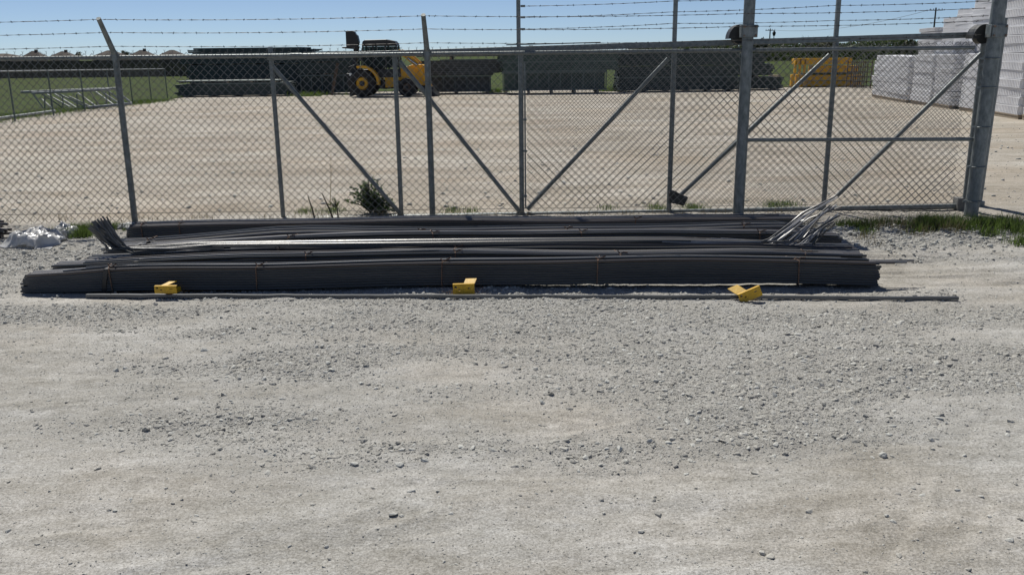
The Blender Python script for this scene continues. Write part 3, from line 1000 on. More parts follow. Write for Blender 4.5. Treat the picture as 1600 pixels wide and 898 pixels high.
bundle('third rebar bundle from the front, lying under the hooked bars', xa(165, 386, .12), xa(1318, 388, .08), yC, yrow(374) - yC, 0.15, zb=.05, slope=-0.006, ties=[xa(446, 380), xa(712, 383)], tops=('rebar', 'rebar_rust', 'rebar'), strays=1, ragged=.03, taper=.4, dr=1.2)
bundle('fourth rebar bundle from the front, just behind the hooked bars', xa(193, 375, .12), xa(1300, 372, .1), yD2, yrow(361.5) - yD2, 0.155, zb=.065, slope=0.0, ties=[xa(470, 357), xa(682, 363), xa(907, 364), xa(1180, 362)], straps=[xa(225, 368)], ragged=.03, taper=.4, dr=.8)
bundle('fifth rebar bundle from the front, one row short of the fence', xa(190, 368, .12), xa(1262, 355, .15), yD1, yrow(350.5) - yD1, 0.15, zb=.07, slope=0.003, ties=[xa(245, 360), xa(660, 354), xa(880, 352), xa(1150, 349)], ragged=.03, taper=.4, dr=.4)
yE = yrow(349.5) + 0.30
bundle('rearmost dark rebar bundle lying against the foot of the fence', xa(208, 347, .18), xa(1246, 338, .18), yE, 0.26, 0.19, zb=.012, slope=0.004, r=.0105, ties=[xa(233, 345), xa(290, 345), xa(990, 340)], dl=0, dr=0, ragged=.05, mts=('rebar', 'rebar', 'rebar'), tops=('rebar', 'rebar', 'rebar_rust'), strays=2)

# bars with both ends bent up, laid loose across the pile
hb = tag(empty('hooked_bar_bundle', (0, yC + .28, 0)), 'loose bundle of thin bars with both ends bent up, lying along the pile', 'bent rebar')
ybase = yC + 0.06
zc = 0.222
LT = [(141, 352), (146, 346), (152, 343), (157, 341), (149, 356), (163, 343), (160, 338), (168, 346), (145, 362), (153, 350), (156, 362), (151, 370)]
RT = [((1196, 377), (1304, 308)), ((1197, 380), (1298, 311)), ((1199, 381), (1306, 306)), ((1203, 383), (1315, 323)), ((1200, 378), (1291, 316)), ((1205, 383), (1290, 333)),
      ((1240, 378), (1297, 320)), ((1246, 378), (1300, 322)), ((1248, 377), (1313, 336)), ((1266, 389), (1303, 346)), ((1268, 389), (1305, 350)), ((1250, 379), (1285, 335))]
for i in range(12):
    y0 = ybase + i % 6 * 0.030 + random.uniform(-.006, .006)
    z0 = zc + (i // 6) * 0.016
    (bx, by), (tx, ty) = RT[i]
    bR = P(bx, by, y0); bR.z = max(.15, min(bR.z, z0 + .01))
    tR = P(tx, ty, y0 + random.uniform(-.10, .16))
    tL = P(*LT[i], y0 + random.uniform(0, .12))
    bL = P(204 - (i % 6) * 4, 388 - (i % 6) * 1.5, y0); bL.z = z0 - .05
    if i >= 10:
        bL = P(168 + 4 * i - 40, 386, y0); bL.z = .19
    kR = bR.lerp(tR, .55) + Vector((random.uniform(-.02, .03), 0, .03 + random.uniform(-.02, .03)))
    pts = [tL, tL.lerp(bL, .5) + Vector((.0, 0, -.01)), tL.lerp(bL, .9), bL.lerp(tL, -.0) + Vector((.03, 0, .0))]
    nmid = 16
    for k in range(1, nmid):
        u = k / nmid
        q = bL.lerp(bR, u)
        q.z = z0 + min(0, -(0.05) * (1 - u * 8)) if u < .125 else z0 + (bR.z - z0) * max(0, (u - .8) / .2)
        q.y += 0.012 * math.sin(u * 9 + i)
        pts.append(q)
    pts += [bR - Vector((.03, 0, 0)), bR.lerp(tR, .06), kR, tR]
    mb = MB()
    mb.tube([p - hb.location for p in pts], 0.0078, 6)
    mb.build('bent_bar', ('rebar_bright', 'rebar_rust', 'rebar')[(0, 2, 2, 1, 2, 2, 0, 1, 2, 2, 2, 1)[i]], hb, True)
# fan of bent ends at the right, sunlit brightness put into the pale colour
for i in range(11):
    y0 = ybase + (i % 6) * .03
    bR = P(1194 + i * 6.5, 378 + i * .8, y0); bR.z = max(.16, min(bR.z, zc))
    tR = P(1308 - (i % 4) * 7 + random.uniform(-3, 3), 307 + i * 3.4 + random.uniform(-3, 3), y0 + random.uniform(-.05, .08))
    s0 = bR - Vector((random.uniform(.5, 1.1), 0, 0)); s0.z = zc + .004
    k1 = bR.lerp(tR, random.uniform(.45, .65)) + Vector((random.uniform(-.01, .02), 0, .012 + random.uniform(-.01, .02)))
    mb = MB()
    mb.tube([p - hb.location for p in (s0, s0.lerp(bR, .6), bR - Vector((.04, 0, 0)), bR.lerp(tR, .07), k1, tR)], 0.0056, 6)
    mb.build('bent_bar', 'rebar_pale', hb, True)
# thick clump of hooked ends at the left
for i in range(26):
    y0 = ybase + (i % 7) * 0.03
    tL = P(138 + (i % 9) * 3.6 + random.uniform(-2, 2), 349 - (i % 9) * 1.0 + (i // 9) * 5 + random.uniform(-3, 3), y0 + .02)
    bL = P(199 - (i // 9) * 9 + random.uniform(-3, 3), 389, y0); bL.z = min(bL.z, .25)
    e = bL + Vector((random.uniform(.5, .9), random.uniform(-.02, .02), .0)); e.z = zc - .012
    mb = MB()
    mb.tube([p - hb.location for p in (tL, tL.lerp(bL, .5) - Vector((0, 0, .012)), tL.lerp(bL, .92), bL + Vector((.04, 0, 0)), bL.lerp(e, .5), e)], 0.0078, 6)
    mb.build('bent_bar', 'rebar', hb, True)

# long strip on the ground in front
mb = MB()
a, b = G(135, 464), G(1497, 468)
N = 60
pts = [a.lerp(b, k / N) for k in range(N + 1)]
prof = []
for k, q in enumerate(pts):
    z = 0.35 * hz(q.x, q.y) + 0.010 + .002 * math.sin(k * .31)
    prof.append((q.x, q.y, z))
vs, fs = [], []
for (x, y, z) in prof:
    vs += [(x, y - .013, z - .008), (x, y + .013, z - .008), (x, y + .013, z + .017), (x, y - .013, z + .017)]
for k in range(N):
    for j in range(4):
        fs.append((4 * k + j, 4 * k + (j + 1) % 4, 4 * k + 4 + (j + 1) % 4, 4 * k + 4 + j))
fs += [(0, 3, 2, 1), tuple(4 * N + j for j in range(4))]
mb.add(vs, fs)
o = mb.build('steel_strip', 'flat')
tag(o, 'single long grey steel strip lying on the gravel in front of the pile', 'steel strip')
bv = o.modifiers.new('bevel', 'BEVEL'); bv.width = 0.002; bv.segments = 1

# yellow brackets the pile rests on
def plate(mb_name, xs, zs, holes, parent, th=0.006, m='yellow'):
    mb = MB()
    idx = {}
    vs, fs = [], []
    for i, x in enumerate(xs):
        for j, z in enumerate(zs):
            idx[i, j] = len(vs); vs.append((x, 0, z))
    for i in range(len(xs) - 1):
        for j in range(len(zs) - 1):
            if (i, j) not in holes:
                fs.append((idx[i, j], idx[i + 1, j], idx[i + 1, j + 1], idx[i, j + 1]))
    mb.add(vs, fs)
    o = mb.build(mb_name, m, parent)
    so = o.modifiers.new('solid', 'SOLIDIFY'); so.thickness = th; so.offset = -1
    return o
def bracket(label, px, py, rz, ry, tab, zoff=0.0, h=.098, rx=0.0, wide=.165, tail=True, tailrot=0.0):
    q = G(px, py)
    z0 = hz(q.x, q.y)
    root = tag(empty('yellow_bracket', (q.x, q.y, z0 + zoff)), label, 'bracket', 'yellow steel brackets under the front of the pile')
    root.rotation_euler = (rx, ry, rz)
    w = wide / 2
    xs = [-w, -w + .012, -w + .030, -w + .042, -w + .056, w - .054, w - .032, w]
    zs = [0, h * .46, h * .62, h * .72, h * .90, h]
    plate('front_plate', xs, zs, {(1, 3), (3, 1), (5, 2)}, root)
    mb = MB()
    mb.box((0, .012, h + .004), (wide, .026, .006))
    mb.build('top_lip', 'yellow', root)
    mb = MB()
    mb.add([(tab[0], .024, h + .005), (tab[1], .024, h + .005), (tab[1] + tab[2], tab[3], h + tab[4]), (tab[0] + tab[2], tab[3], h + tab[4])], [(0, 1, 2, 3)])
    o = mb.build('top_tab', 'yellow', root)
    so = o.modifiers.new('solid', 'SOLIDIFY'); so.thickness = 0.006
    if tail:
        mb = MB()
        c, s = math.cos(tailrot), math.sin(tailrot)
        mb.bar((0, .03, h * .45 - zoff * .6), (s * 2.3, .03 + c * 2.3, .012), 0.055, 0.04)
        mb.build('bearer', 'yellow', root)
    return root
bracket('yellow bracket near the left end of the pile, its tab leaning back', 260, 465, 0.0, 0.0, (-.045, .005, .05, .10, .022), zoff=.045, h=.052, wide=.17, tailrot=.25)
bracket('upright yellow bracket under the middle of the pile', 725, 461.5, 0.0, -0.02, (.0, .085, .014, .085, .028), h=.086)
bracket('tilted yellow bracket near the right end of the pile', 1175, 470, 0.15, -0.36, (-.088, -.008, -.030, .100, .052), h=.070, zoff=.012, rx=-.10, wide=.175, tail=False)

# ------------------------------------------------------------------ plastic sheet and bar ends at the left edge
def ridged(x, y, seed):
    return 1 - np.abs(fbm(x, y, 3, seed)) * 2
def sheet(label, cx, cy, w, d, hgt, seed, z0=0.0, lobes=()):
    n, m = 34, 28
    u, v = np.meshgrid(np.linspace(-1, 1, n), np.linspace(-1, 1, m))
    jr = np.random.default_rng(seed + 40)
    u = u + jr.uniform(-.022, .022, u.shape); v = v + jr.uniform(-.026, .026, v.shape)
    a = fbm(u * 1.2, v * 1.2, 2, seed + 5)
    X = cx + u * w / 2 * (1 + .18 * fbm(v * 1.5, u * 0 + 1, 3, seed + 1)) + .05 * fbm(u * 3, v * 3, 3, seed + 8)
    Y = cy + v * d / 2 * (1 + .2 * fbm(u * 1.7, v * 0 + 2, 3, seed + 2)) + .05 * fbm(u * 3, v * 3, 3, seed + 9)
    rr = np.sqrt(u ** 2 + v ** 2)
    dome = hgt * np.clip(1 - rr ** 2 * .9, 0, 1) ** .7
    rs_ = np.random.default_rng(seed)
    wu, wv = u + .30 * fbm(u * 1.3, v * 1.3, 2, seed + 6), v + .30 * fbm(u * 1.3 + 5, v * 1.3, 2, seed + 7)
    fold = 0
    for i_ in range(9):
        th, fr, ph = rs_.uniform(0, 3.14), rs_.uniform(.7, 2.6), rs_.uniform(0, 1)
        tt = (wu * math.cos(th) + wv * math.sin(th)) * fr + ph
        fold = fold + (np.abs((tt % 1) - .5) * 2) ** 1.3 / fr ** .8
    fold = fold / 9
    Z = dome * (.65 + .5 * a) + hgt * 1.9 * (fold - .38) * np.clip(1.3 - rr, .12, 1)
    for (lu, lv, lr, lh) in lobes:
        Z = Z + lh * np.exp(-(((u - lu) ** 2 + (v - lv) ** 2) / lr ** 2))
    Z = Z + hgt * jr.uniform(-.09, .09, Z.shape) * np.clip(1.2 - rr, .1, 1)
    Z = np.maximum(Z, .004) + height(X, Y) + .006 + z0
    ids = np.arange(n * m).reshape(m, n)
    Fq = np.stack([ids[:-1, :-1].ravel(), ids[:-1, 1:].ravel(), ids[1:, 1:].ravel(), ids[1:, :-1].ravel()], 1)
    Fq = np.concatenate([Fq[:, [0, 1, 2]], Fq[:, [0, 2, 3]]])
    me = np_mesh('plastic_sheet', np.stack([X.ravel(), Y.ravel(), Z.ravel()], 1), Fq)
    o = link('plastic_sheet', me, 'plastic', smooth=False)
    so = o.modifiers.new('solid', 'SOLIDIFY'); so.thickness = 0.0015
    tag(o, label, 'plastic sheet')
    return o
q = G(38, 396)
sheet('large crumpled clear plastic sheet on the ground at the left edge', q.x - .06, q.y + .36, .50, .50, .20, 3, lobes=((-.1, .3, .35, .07),))
q = G(85, 382)
sheet('smaller crumpled plastic scrap between the big plastic sheet and the grass', q.x - .08, q.y + .42, .34, .40, .16, 12)
q = G(188, 362)
sheet('small flat plastic scrap behind the hooked bar ends', q.x, q.y + .25, .34, .30, .05, 21)
rb = tag(empty('rebar_bundle', (-5.6, 8.75, 0)), 'short dark bundle end poking in at the left edge behind the plastic', 'rebar bundle', 'bundles of straight steel bars lying in the pile')
for k in range(5):
    for c in range(12):
        mb = MB()
        z = .02 + k * .034 + random.uniform(-.004, .006)
        y = -.30 + c * .055
        mb.tube([(-2.0, y, z), (-.6, y + .01, z + .01), (.42 + random.uniform(-.12, .05), y + .02, z + random.uniform(-.01, .02))], .014, 6)
        mb.build('bar', random.choice(['rebar', 'rebar_rust', 'rebar_rust']), rb, True)

# ------------------------------------------------------------------ grass, weeds
def blades(name, label, pts, m='grass', hmin=.05, hmax=.16, width=.006, mat2=None):
    n = len(pts)
    pts = np.array(pts)
    a = rng.uniform(0, 6.283, n); hgt = rng.uniform(hmin, hmax, n) * rng.uniform(.6, 1, n)
    lean = rng.uniform(.1, .75, n) * hgt
    b = rng.uniform(0, 6.283, n)
    z = height(pts[:, 0], pts[:, 1])
    dx, dy = np.cos(a), np.sin(a); lx, ly = np.cos(b) * lean, np.sin(b) * lean
    V = np.zeros((n, 5, 3))
    for k, (t, wd) in enumerate(((0, 1), (0, -1), (.55, -.75), (.55, .75), (1, 0))):
        V[:, k, 0] = pts[:, 0] + dx * width * wd * .5 + lx * t ** 1.7
        V[:, k, 1] = pts[:, 1] + dy * width * wd * .5 + ly * t ** 1.7
        V[:, k, 2] = z - .005 + hgt * t * (1 - .2 * t * lean / hgt)
    base = np.arange(n)[:, None] * 5
    tri = np.concatenate([base + np.array([[0, 1, 2]]), base + np.array([[0, 2, 3]]), base + np.array([[3, 2, 4]])], 0)
    o = stuff(link(name, np_mesh(name, V.reshape(-1, 3), tri), m))
    o['label'] = label
    return o
def clump(cx, cy, sx, sy, n, k=9):
    cs = [(cx + random.gauss(0, sx), cy + random.gauss(0, sy)) for _ in range(k)]
    out = []
    for _ in range(n):
        c = random.choice(cs)
        out.append((c[0] + random.gauss(0, .06), c[1] + random.gauss(0, .05)))
    return out
def at_px(px, py):
    q = G(px, py); return q.x, q.y
x, y = at_px(118, 366)
blades('grass', 'green grass tuft beside the plastic at the left', clump(x, y + .05, .13, .14, 2600, 14), hmin=.06, hmax=.17)
x, y = at_px(200, 357)
blades('grass', 'short green grass at the foot of the left fence post', clump(x, y, .22, .08, 700, 8), hmin=.03, hmax=.08)
x, y = at_px(1390, 357)
blades('grass', 'green grass growing along the foot of the gate', clump(x, y, .32, .20, 1500, 17), hmin=.05, hmax=.15)
x, y = at_px(1490, 364)
blades('grass', 'green grass around the right gate post', clump(x, y, .30, .24, 2900, 20), hmin=.06, hmax=.21)
x, y = at_px(1570, 358)
blades('grass', 'green grass right of the gate post', clump(x, y, .28, .20, 1800, 14), hmin=.06, hmax=.20)
x, y = at_px(1440, 362)
blades('dry_grass', 'dry straw stalks mixed into the grass by the right gate post', clump(x, y, .5, .22, 1500, 50), 'drygrass', .05, .2, .004)
pts = []
for px in range(-200, 1300, 6):
    x, y = G(px, 338).x, 10.0 + random.gauss(0.05, .12)
    if random.random() < .5:
        for _ in range(random.randint(2, 16)):
            pts.append((x + random.gauss(0, .05), y + random.gauss(0, .04)))
blades('dry_grass', 'dry grass and weeds along the fence line', pts, 'drygrass', .03, .13, .004)
pts = []
for (px, n) in ((480, 130), (705, 160), (735, 110), (950, 80), (1030, 200), (1090, 260), (1220, 260), (1245, 160), (520, 200)):
    x = G(px, 330).x
    for _ in range(n):
        pts.append((x + random.gauss(0, .07), 10.45 + random.gauss(0, .1)))
blades('grass', 'sparse green weeds sprouting just behind the gate', pts, 'grass', .03, .10, .006)
# grass edge of the far field
pts = []
for _ in range(9000):
    k = random.randrange(1, len(edge) - 2)
    q = edge[k].lerp(edge[k + 1], random.random())
    pts.append((q.x + random.gauss(-.3, .5), q.y + random.gauss(0.0, .5)))
blades('field_edge_grass', 'ragged grass along the left edge of the yard', pts, 'grass', .05, .22, .02)

def weed(label, px, py, dy, hgt, wid, nst, nlv, name='weed_bush', m='leaf', lsize=.035):
    q = G(px, py)
    x, y = q.x, 10.17 + dy
    x = P(px, py, y).x
    root = tag(empty(name, (x, y, hz(x, y))), label, 'plant')
    st, lf = MB(), MB()
    for i in range(nst):
        a = random.uniform(0, 6.28); rr = random.uniform(.15, 1) * wid / 2
        top = Vector((math.cos(a) * rr, math.sin(a) * rr * .7, hgt * (1.05 - .75 * (rr / (wid / 2)) ** 1.3) * random.uniform(.75, 1)))
        pts = [Vector((0, 0, 0)), top * .35 + Vector((0, 0, .08 * hgt)), top * .7 + Vector((0, 0, .05 * hgt)), top]
        st.tube(pts, [.006, .005, .0035, .0015], 5)
        for j in range(nlv):
            u = random.uniform(.12, 1.0)
            s = u * 3; k = min(2, int(s))
            p = pts[k].lerp(pts[k + 1], s - k)
            d = Vector((random.gauss(0, 1), random.gauss(0, 1), random.gauss(.3, .6))).normalized()
            w_ = d.cross(Vector((random.gauss(0, 1), random.gauss(0, 1), random.gauss(0, 1)))).normalized()
            L = lsize * random.uniform(.6, 1.3)
            t = p + d * L * .35
            lf.add([t - d * L * .5, t + w_ * L * .24, t + d * L * .6, t - w_ * L * .24], [(0, 1, 2, 3)])
    st.build('stems', 'stem', root)
    stuff(lf.build('leaves', m, root))
    return root
weed('dark green leafy weed bush growing behind the gate brace', 579, 337, .16, .48, .60, 50, 26, lsize=.042)
weed('low dark green weed at the foot of the leafy bush', 594, 337, .10, .22, .52, 34, 34, 'low_weed', lsize=.042)
weed('small pale green feathery weed left of the leafy bush', 526, 330, .5, .17, .22, 10, 26, 'small_weed', 'grass', .02)
for i, (a, b, lab) in enumerate([((523, 336), (503, 302), 'thick dark dead stalk leaning left behind the rebar'), ((493, 341), (481, 306), 'thin dark dead stalk leaning left, left of the thick stalk'),
                                 ((527, 338), (527, 325), 'short dead stub beside the thick dead stalk'), ((515, 322), (517, 240), 'tall faint dry stem behind the dead stalks')]):
    A, B = P(*a, 9.75), P(*b, 9.75)
    if i == 3:
        A, B = P(*a, 10.6), P(*b, 10.6)
    A.z = hz(A.x, A.y) - .02
    mb = MB(); mb.tube([A, A.lerp(B, .5) + Vector((.004, .01, 0)), B], [.010, .008, .004] if i < 3 else [.004, .003, .002], 6)
    if i == 3:
        for k in range(8):
            p = A.lerp(B, .4 + .07 * k); mb.tube([p, p + Vector((random.uniform(-.09, .09), .02, .07))], [.0015, .001], 4)
    tag(mb.build('dead_stalk', 'dead' if i < 3 else 'drygrass'), lab, 'plant')
#PART3

# ------------------------------------------------------------------ the yard and what lies beyond it
def px_at(Y):
    """metres per photo pixel at distance Y"""
    return math.hypot(Y, 0) / F_PX * 1.02

# left boundary fence, running away along the grass
bf = tag(empty('boundary_fence', (0, 0, 0)), 'thin chain-link boundary fence between the yard and the green field at left', 'fence')
A, B = G(-150, 215), G(262, 154)
npost = 9
bp = [A.lerp(B, k / (npost - 1)) for k in range(npost)]
BH = 1.62
for q in bp:
    mb = MB(); z = tz(q.y)
    mb.tube([(q.x, q.y, z - .05), (q.x, q.y, z + BH + .02)], .028, 8)
    mb.build('post', 'dark_green', bf, True)
mb = MB(); mb.tube([(q.x, q.y, tz(q.y) + BH) for q in bp], .024, 8); mb.build('top_rail', 'alu', bf, True)
dv = (B - A); Lf = Vector((dv.x, dv.y)).length
ux, uy = dv.x / Lf, dv.y / Lf
def place_bf(v):
    o = v.copy()
    o[:, 0] = A.x + v[:, 0] * ux - v[:, 1] * uy
    o[:, 1] = A.y + v[:, 0] * uy + v[:, 1] * ux
    o[:, 2] = v[:, 2] + np.array([tz(t) for t in o[:, 1]])
    return o
chain_mesh('wire_mesh', 0, Lf, 0, 0.02, BH, w=0.17, r=0.0022, parent=bf, sides=3, place=place_bf)

# galvanised lattice truss lying on its side on the grass edge
tr = tag(empty('lattice_truss', (0, 0, 0)), 'galvanised lattice truss lying on its side at the edge of the grass', 'truss')
def tpt(px, py, dy=0.0):
    q = G(px, 172 - (px - 75) * .075)
    return P(px, py, q.y + dy)
Yt = 39.0
def tb(name, a, b, r, m='alu', dy=0, dy2=None):
    mb = MB(); mb.tube([P(*a, Yt + dy), P(*b, Yt + (dy if dy2 is None else dy2))], r, 7); return mb.build(name, m, tr, True)
tb('chord', (33, 144.5), (182, 138.5), .06, dy=.9)
tb('chord', (50, 146), (172, 140), .055, dy=.0)
tb('chord', (66, 174.5), (206, 162.0), .06, dy=-.2)
tb('chord', (84, 173), (204, 161.5), .05, dy=.8)
lat = [((66, 147), (100, 170)), ((84, 146), (122, 170)), ((92, 147), (138, 169)), ((52, 148), (70, 172)), ((108, 151), (142, 167)), ((122, 146), (150, 166)), ((142, 144), (154, 165)), ((150, 144), (178, 164)),
       ((158, 143), (188, 163)), ((168, 142), (196, 162)), ((180, 141), (206, 161)), ((64, 154), (86, 173)), ((128, 150), (134, 168)), ((74, 148), (116, 171))]
for i, (a, b) in enumerate(lat):
    tb('lattice_bar', a, b, .032, dy=(i % 2) * .7, dy2=(.75 if i % 3 == 0 else -.15))
for i, (a, b) in enumerate([((70, 150), (70, 172)), ((98, 148), (98, 170)), ((120, 147), (121, 168)), ((165, 143), (167, 163)), ((80, 149), (81, 172))]):
    tb('strut', a, b, .03, 'galv', dy=.4)
mb = MB()
a, b = G(-60, 197), G(86, 177)
mb.tube([(a.x, a.y, tz(a.y) + .08), (b.x, b.y, tz(b.y) + .08)], .055, 8)
tag(mb.build('steel_pole', 'alu', smooth=True), 'long pale pole on the ground left of the lattice truss', 'pole')

# timber privacy fence and houses beyond the field
pf = tag(empty('privacy_fence', (0, 111, tz(111))), 'dark timber privacy fence across the far side of the green field', 'fence')
mb = MB()
x = -140.0
while x < -18:
    w = .145
    mb.box((x, random.uniform(-.008, .008), .98 + random.uniform(-.02, .02)), (w - .012, .02, 1.96))
    x += w
stuff(mb.build('boards', 'fence_wood', pf))
for z in (.3, 1.6):
    mb = MB(); mb.box((-79, .05, z), (122, .05, .09)); mb.build('rail', 'fence_wood', pf)

def house(label, px0, px1, ptop, Y, eave=2.7, peak=None, chim=True):
    a, b = P(px0, 88, Y), P(px1, 88, Y)
    W = abs(b.x - a.x); cx = (a.x + b.x) / 2
    z0 = tz(Y)
    top = P((px0 + px1) / 2, ptop, Y).z
    g = tag(empty('house', (cx, Y, z0)), label, 'house', 'houses beyond the field')
    D = W * .8
    mb = MB(); mb.box((0, 0, eave / 2), (W * .94, D * .94, eave)); mb.build('wall', 'brick_wall', g)
    mb = MB()
    e, t = eave - .05, top - z0
    rw = W * .10
    vs = [(-W / 2, -D / 2, e), (W / 2, -D / 2, e), (W / 2, D / 2, e), (-W / 2, D / 2, e), (-rw, 0, t), (rw, 0, t)]
    mb.add(vs, [(0, 1, 5, 4), (1, 2, 5), (2, 3, 4, 5), (3, 0, 4), (0, 3, 2, 1)])
    r = mb.build('roof', 'roof', g)
    if chim:
        mb = MB(); mb.box((rw * .9, .3, t), (.9, .8, 1.0)); mb.build('chimney', 'brick_wall', r)
    for k in (-.28, .05, .3):
        mb = MB(); mb.box((W * k, -D * .47 - .02, 1.5), (W * .1, .06, 1.3)); mb.build('window', 'window', g)
    return g
house('brown-roofed house behind the bare tree, leftmost but one', 38, 70, 80, 330, 2.6)
house('brown-roofed house with a wide flat ridge left of the fence post', 82, 118, 80.5, 330, 2.6)
house('brown-roofed house directly behind the left fence post', 150, 196, 79, 330, 2.6)
house('brown-roofed house just right of the left fence post', 205, 241, 78.5, 330, 2.6)
house('brown-roofed house next to the dark stacks', 251, 288, 78.5, 330, 2.6, chim=False)
house('low brown-roofed house at the far left edge', -22, 34, 84, 360, 2.6, chim=False)

def bare_tree(name, label, px, pbase, ptop, Y, spread=1.0, buds=False, seed=1, group=None):
    rs = random.Random(seed)
    b = P(px, pbase, Y); z0 = tz(Y); t = P(px, ptop, Y)
    Ht = t.z - z0
    root = tag(empty(name, (b.x, Y, z0)), label, 'tree', group)
    tk, cr, bd = MB(), MB(), MB()
    def grow(p, d, L, r, lev):
        q = p + d * L
        (tk if lev < 2 else cr).tube([p, p.lerp(q, .5) + Vector((rs.gauss(0, .04), rs.gauss(0, .04), rs.gauss(0, .03))) * L, q], [r, r * .8, r * .62], 5 if lev < 2 else 3, False)
        if lev >= 5:
            if buds:
                for _ in range(3):
                    c = q + Vector((rs.gauss(0, .3), rs.gauss(0, .3), rs.gauss(0, .3)))
                    s = rs.uniform(.15, .35)
                    bd.add([c + Vector((rs.gauss(0, s), rs.gauss(0, s), rs.gauss(0, s))) for _ in range(3)], [(0, 1, 2)])
            return
        for k in range(3 if lev < 4 else 2):
            a = rs.uniform(0, 6.28); th = rs.uniform(.35, .85) * spread
            s = d.orthogonal().normalized(); s = Matrix.Rotation(a, 3, d) @ s
            nd = (d * math.cos(th) + s * math.sin(th)); nd.z += .12; nd.normalize()
            grow(p.lerp(q, rs.uniform(.6, 1)), nd, L * rs.uniform(.62, .85), r * .58, lev + 1)
    grow(Vector((0, 0, 0)), Vector((rs.gauss(0, .05), 0, 1)).normalized(), Ht * .27, Ht * .028, 0)
    tk.build('trunk', 'bark', root); stuff(cr.build('crown', 'bark', root))
    if buds:
        stuff(bd.build('leaves', 'pale_bud', root))
    return root
bare_tree('bare_tree', 'bare spreading tree rising behind the brown roof at far left', 62, 90, 73, 345, 1.1, False, 4, 'bare trees on the skyline')
bare_tree('bare_tree', 'small budding tree between two roofs left of the fence post', 123, 90, 78, 345, .8, True, 5, 'bare trees on the skyline')
bare_tree('bare_tree', 'small bare tree just right of the left fence post', 193, 90, 77, 345, .9, True, 6, 'bare trees on the skyline')
bare_tree('bare_tree', 'thin bare tree left of the roof with the dark chimney', 206, 90, 75, 345, .5, False, 8, 'bare trees on the skyline')
bare_tree('bare_tree', 'wide bare tree on the skyline right of the middle gate post', 1262, 80, 42, 190, 1.25, False, 9, 'bare trees on the skyline')
bare_tree('bare_tree', 'small green budding tree just right of the middle gate post', 1186, 80, 53, 190, 1.2, True, 11, 'bare trees on the skyline')
bare_tree('bare_tree', 'green budding tree beside the wide bare tree', 1292, 80, 50, 190, 1.3, True, 12, 'bare trees on the skyline')
bare_tree('bare_tree', 'low tree showing above the gate beside the white stacks', 1425, 80, 50, 190, 1.2, True, 13, 'bare trees on the skyline')

# far wood on the right
rs = np.random.default_rng(5)
n = 16000
X = rs.uniform(26, 110, n); Yw = 200 + rs.uniform(-8, 12, n)
top = 3.6 + 1.0 * fbm(X / 9, X * 0, 4, 61)
Z = tz(200) + rs.uniform(0, 1, n) ** .8 * top
sz = rs.uniform(.25, .6, n)
d1 = rs.normal(0, 1, (n, 3)); d2 = rs.normal(0, 1, (n, 3))
C0 = np.stack([X, Yw, Z], 1)
Vt = np.stack([C0 + d1 * sz[:, None] * .6, C0 + d2 * sz[:, None] * .6, C0 - (d1 + d2) * sz[:, None] * .4], 1).reshape(-1, 3)
o = stuff(link('far_wood', np_mesh('far_wood', Vt, np.arange(3 * n).reshape(-1, 3)), 'far_leaf'))
o['label'] = 'dark green belt of trees on the right horizon'

def utility_pole(label, px, pbase, ptop, Y, arm=2.4):
    b, t = P(px, pbase, Y), P(px, ptop, Y)
    z0 = tz(Y); h = t.z - z0
    g = tag(empty('utility_pole', (b.x, Y, z0)), label, 'utility pole', 'utility poles on the skyline')
    mb = MB(); mb.tube([(0, 0, 0), (0, 0, h)], [.19, .13], 7); mb.build('pole', 'pole', g, True)
    mb = MB(); mb.box((0, -.16, h - .45), (arm, .12, .14)); mb.build('crossarm', 'pole', g)
    for k in (-.45, -.2, .2, .45):
        mb = MB(); mb.tube([(arm * k, -.16, h - .38), (arm * k, -.16, h - .15)], .06, 6); mb.build('insulator', 'pole', g)
    return g
utility_pole('utility pole with crossarm standing behind the white stacks', 1456, 75, 12.5, 170)
utility_pole('small far utility pole right of the middle gate post', 1201.5, 80, 45, 230)
mb = MB()
q = P(1208, 78, 225); t = P(1208, 48.5, 225)
g = tag(empty('street_lamp', (q.x, 225, tz(225))), 'dark lantern-topped post beside the small far utility pole', 'lamp post')
hgt = t.z - tz(225)
mb.tube([(0, 0, 0), (0, 0, hgt - .9)], .1, 6); mb.build('post', 'pole', g)
mb = MB(); mb.tube([(0, 0, hgt - 1.2), (0, 0, hgt - .5), (0, 0, hgt)], [.25, .45, .12], 8); mb.build('lantern', 'machine_black', g)
o = MB()
a, b = P(1456, 15, 170), P(1201, 47, 230)
pts = [a.lerp(b, k / 12) - Vector((0, 0, 3.0 * 4 * (k / 12) * (1 - k / 12) * .5)) for k in range(13)]
o.tube(pts, .03, 4)
tag(o.build('overhead_line', 'machine_black'), 'thin overhead line strung between the two far utility poles', 'power line')

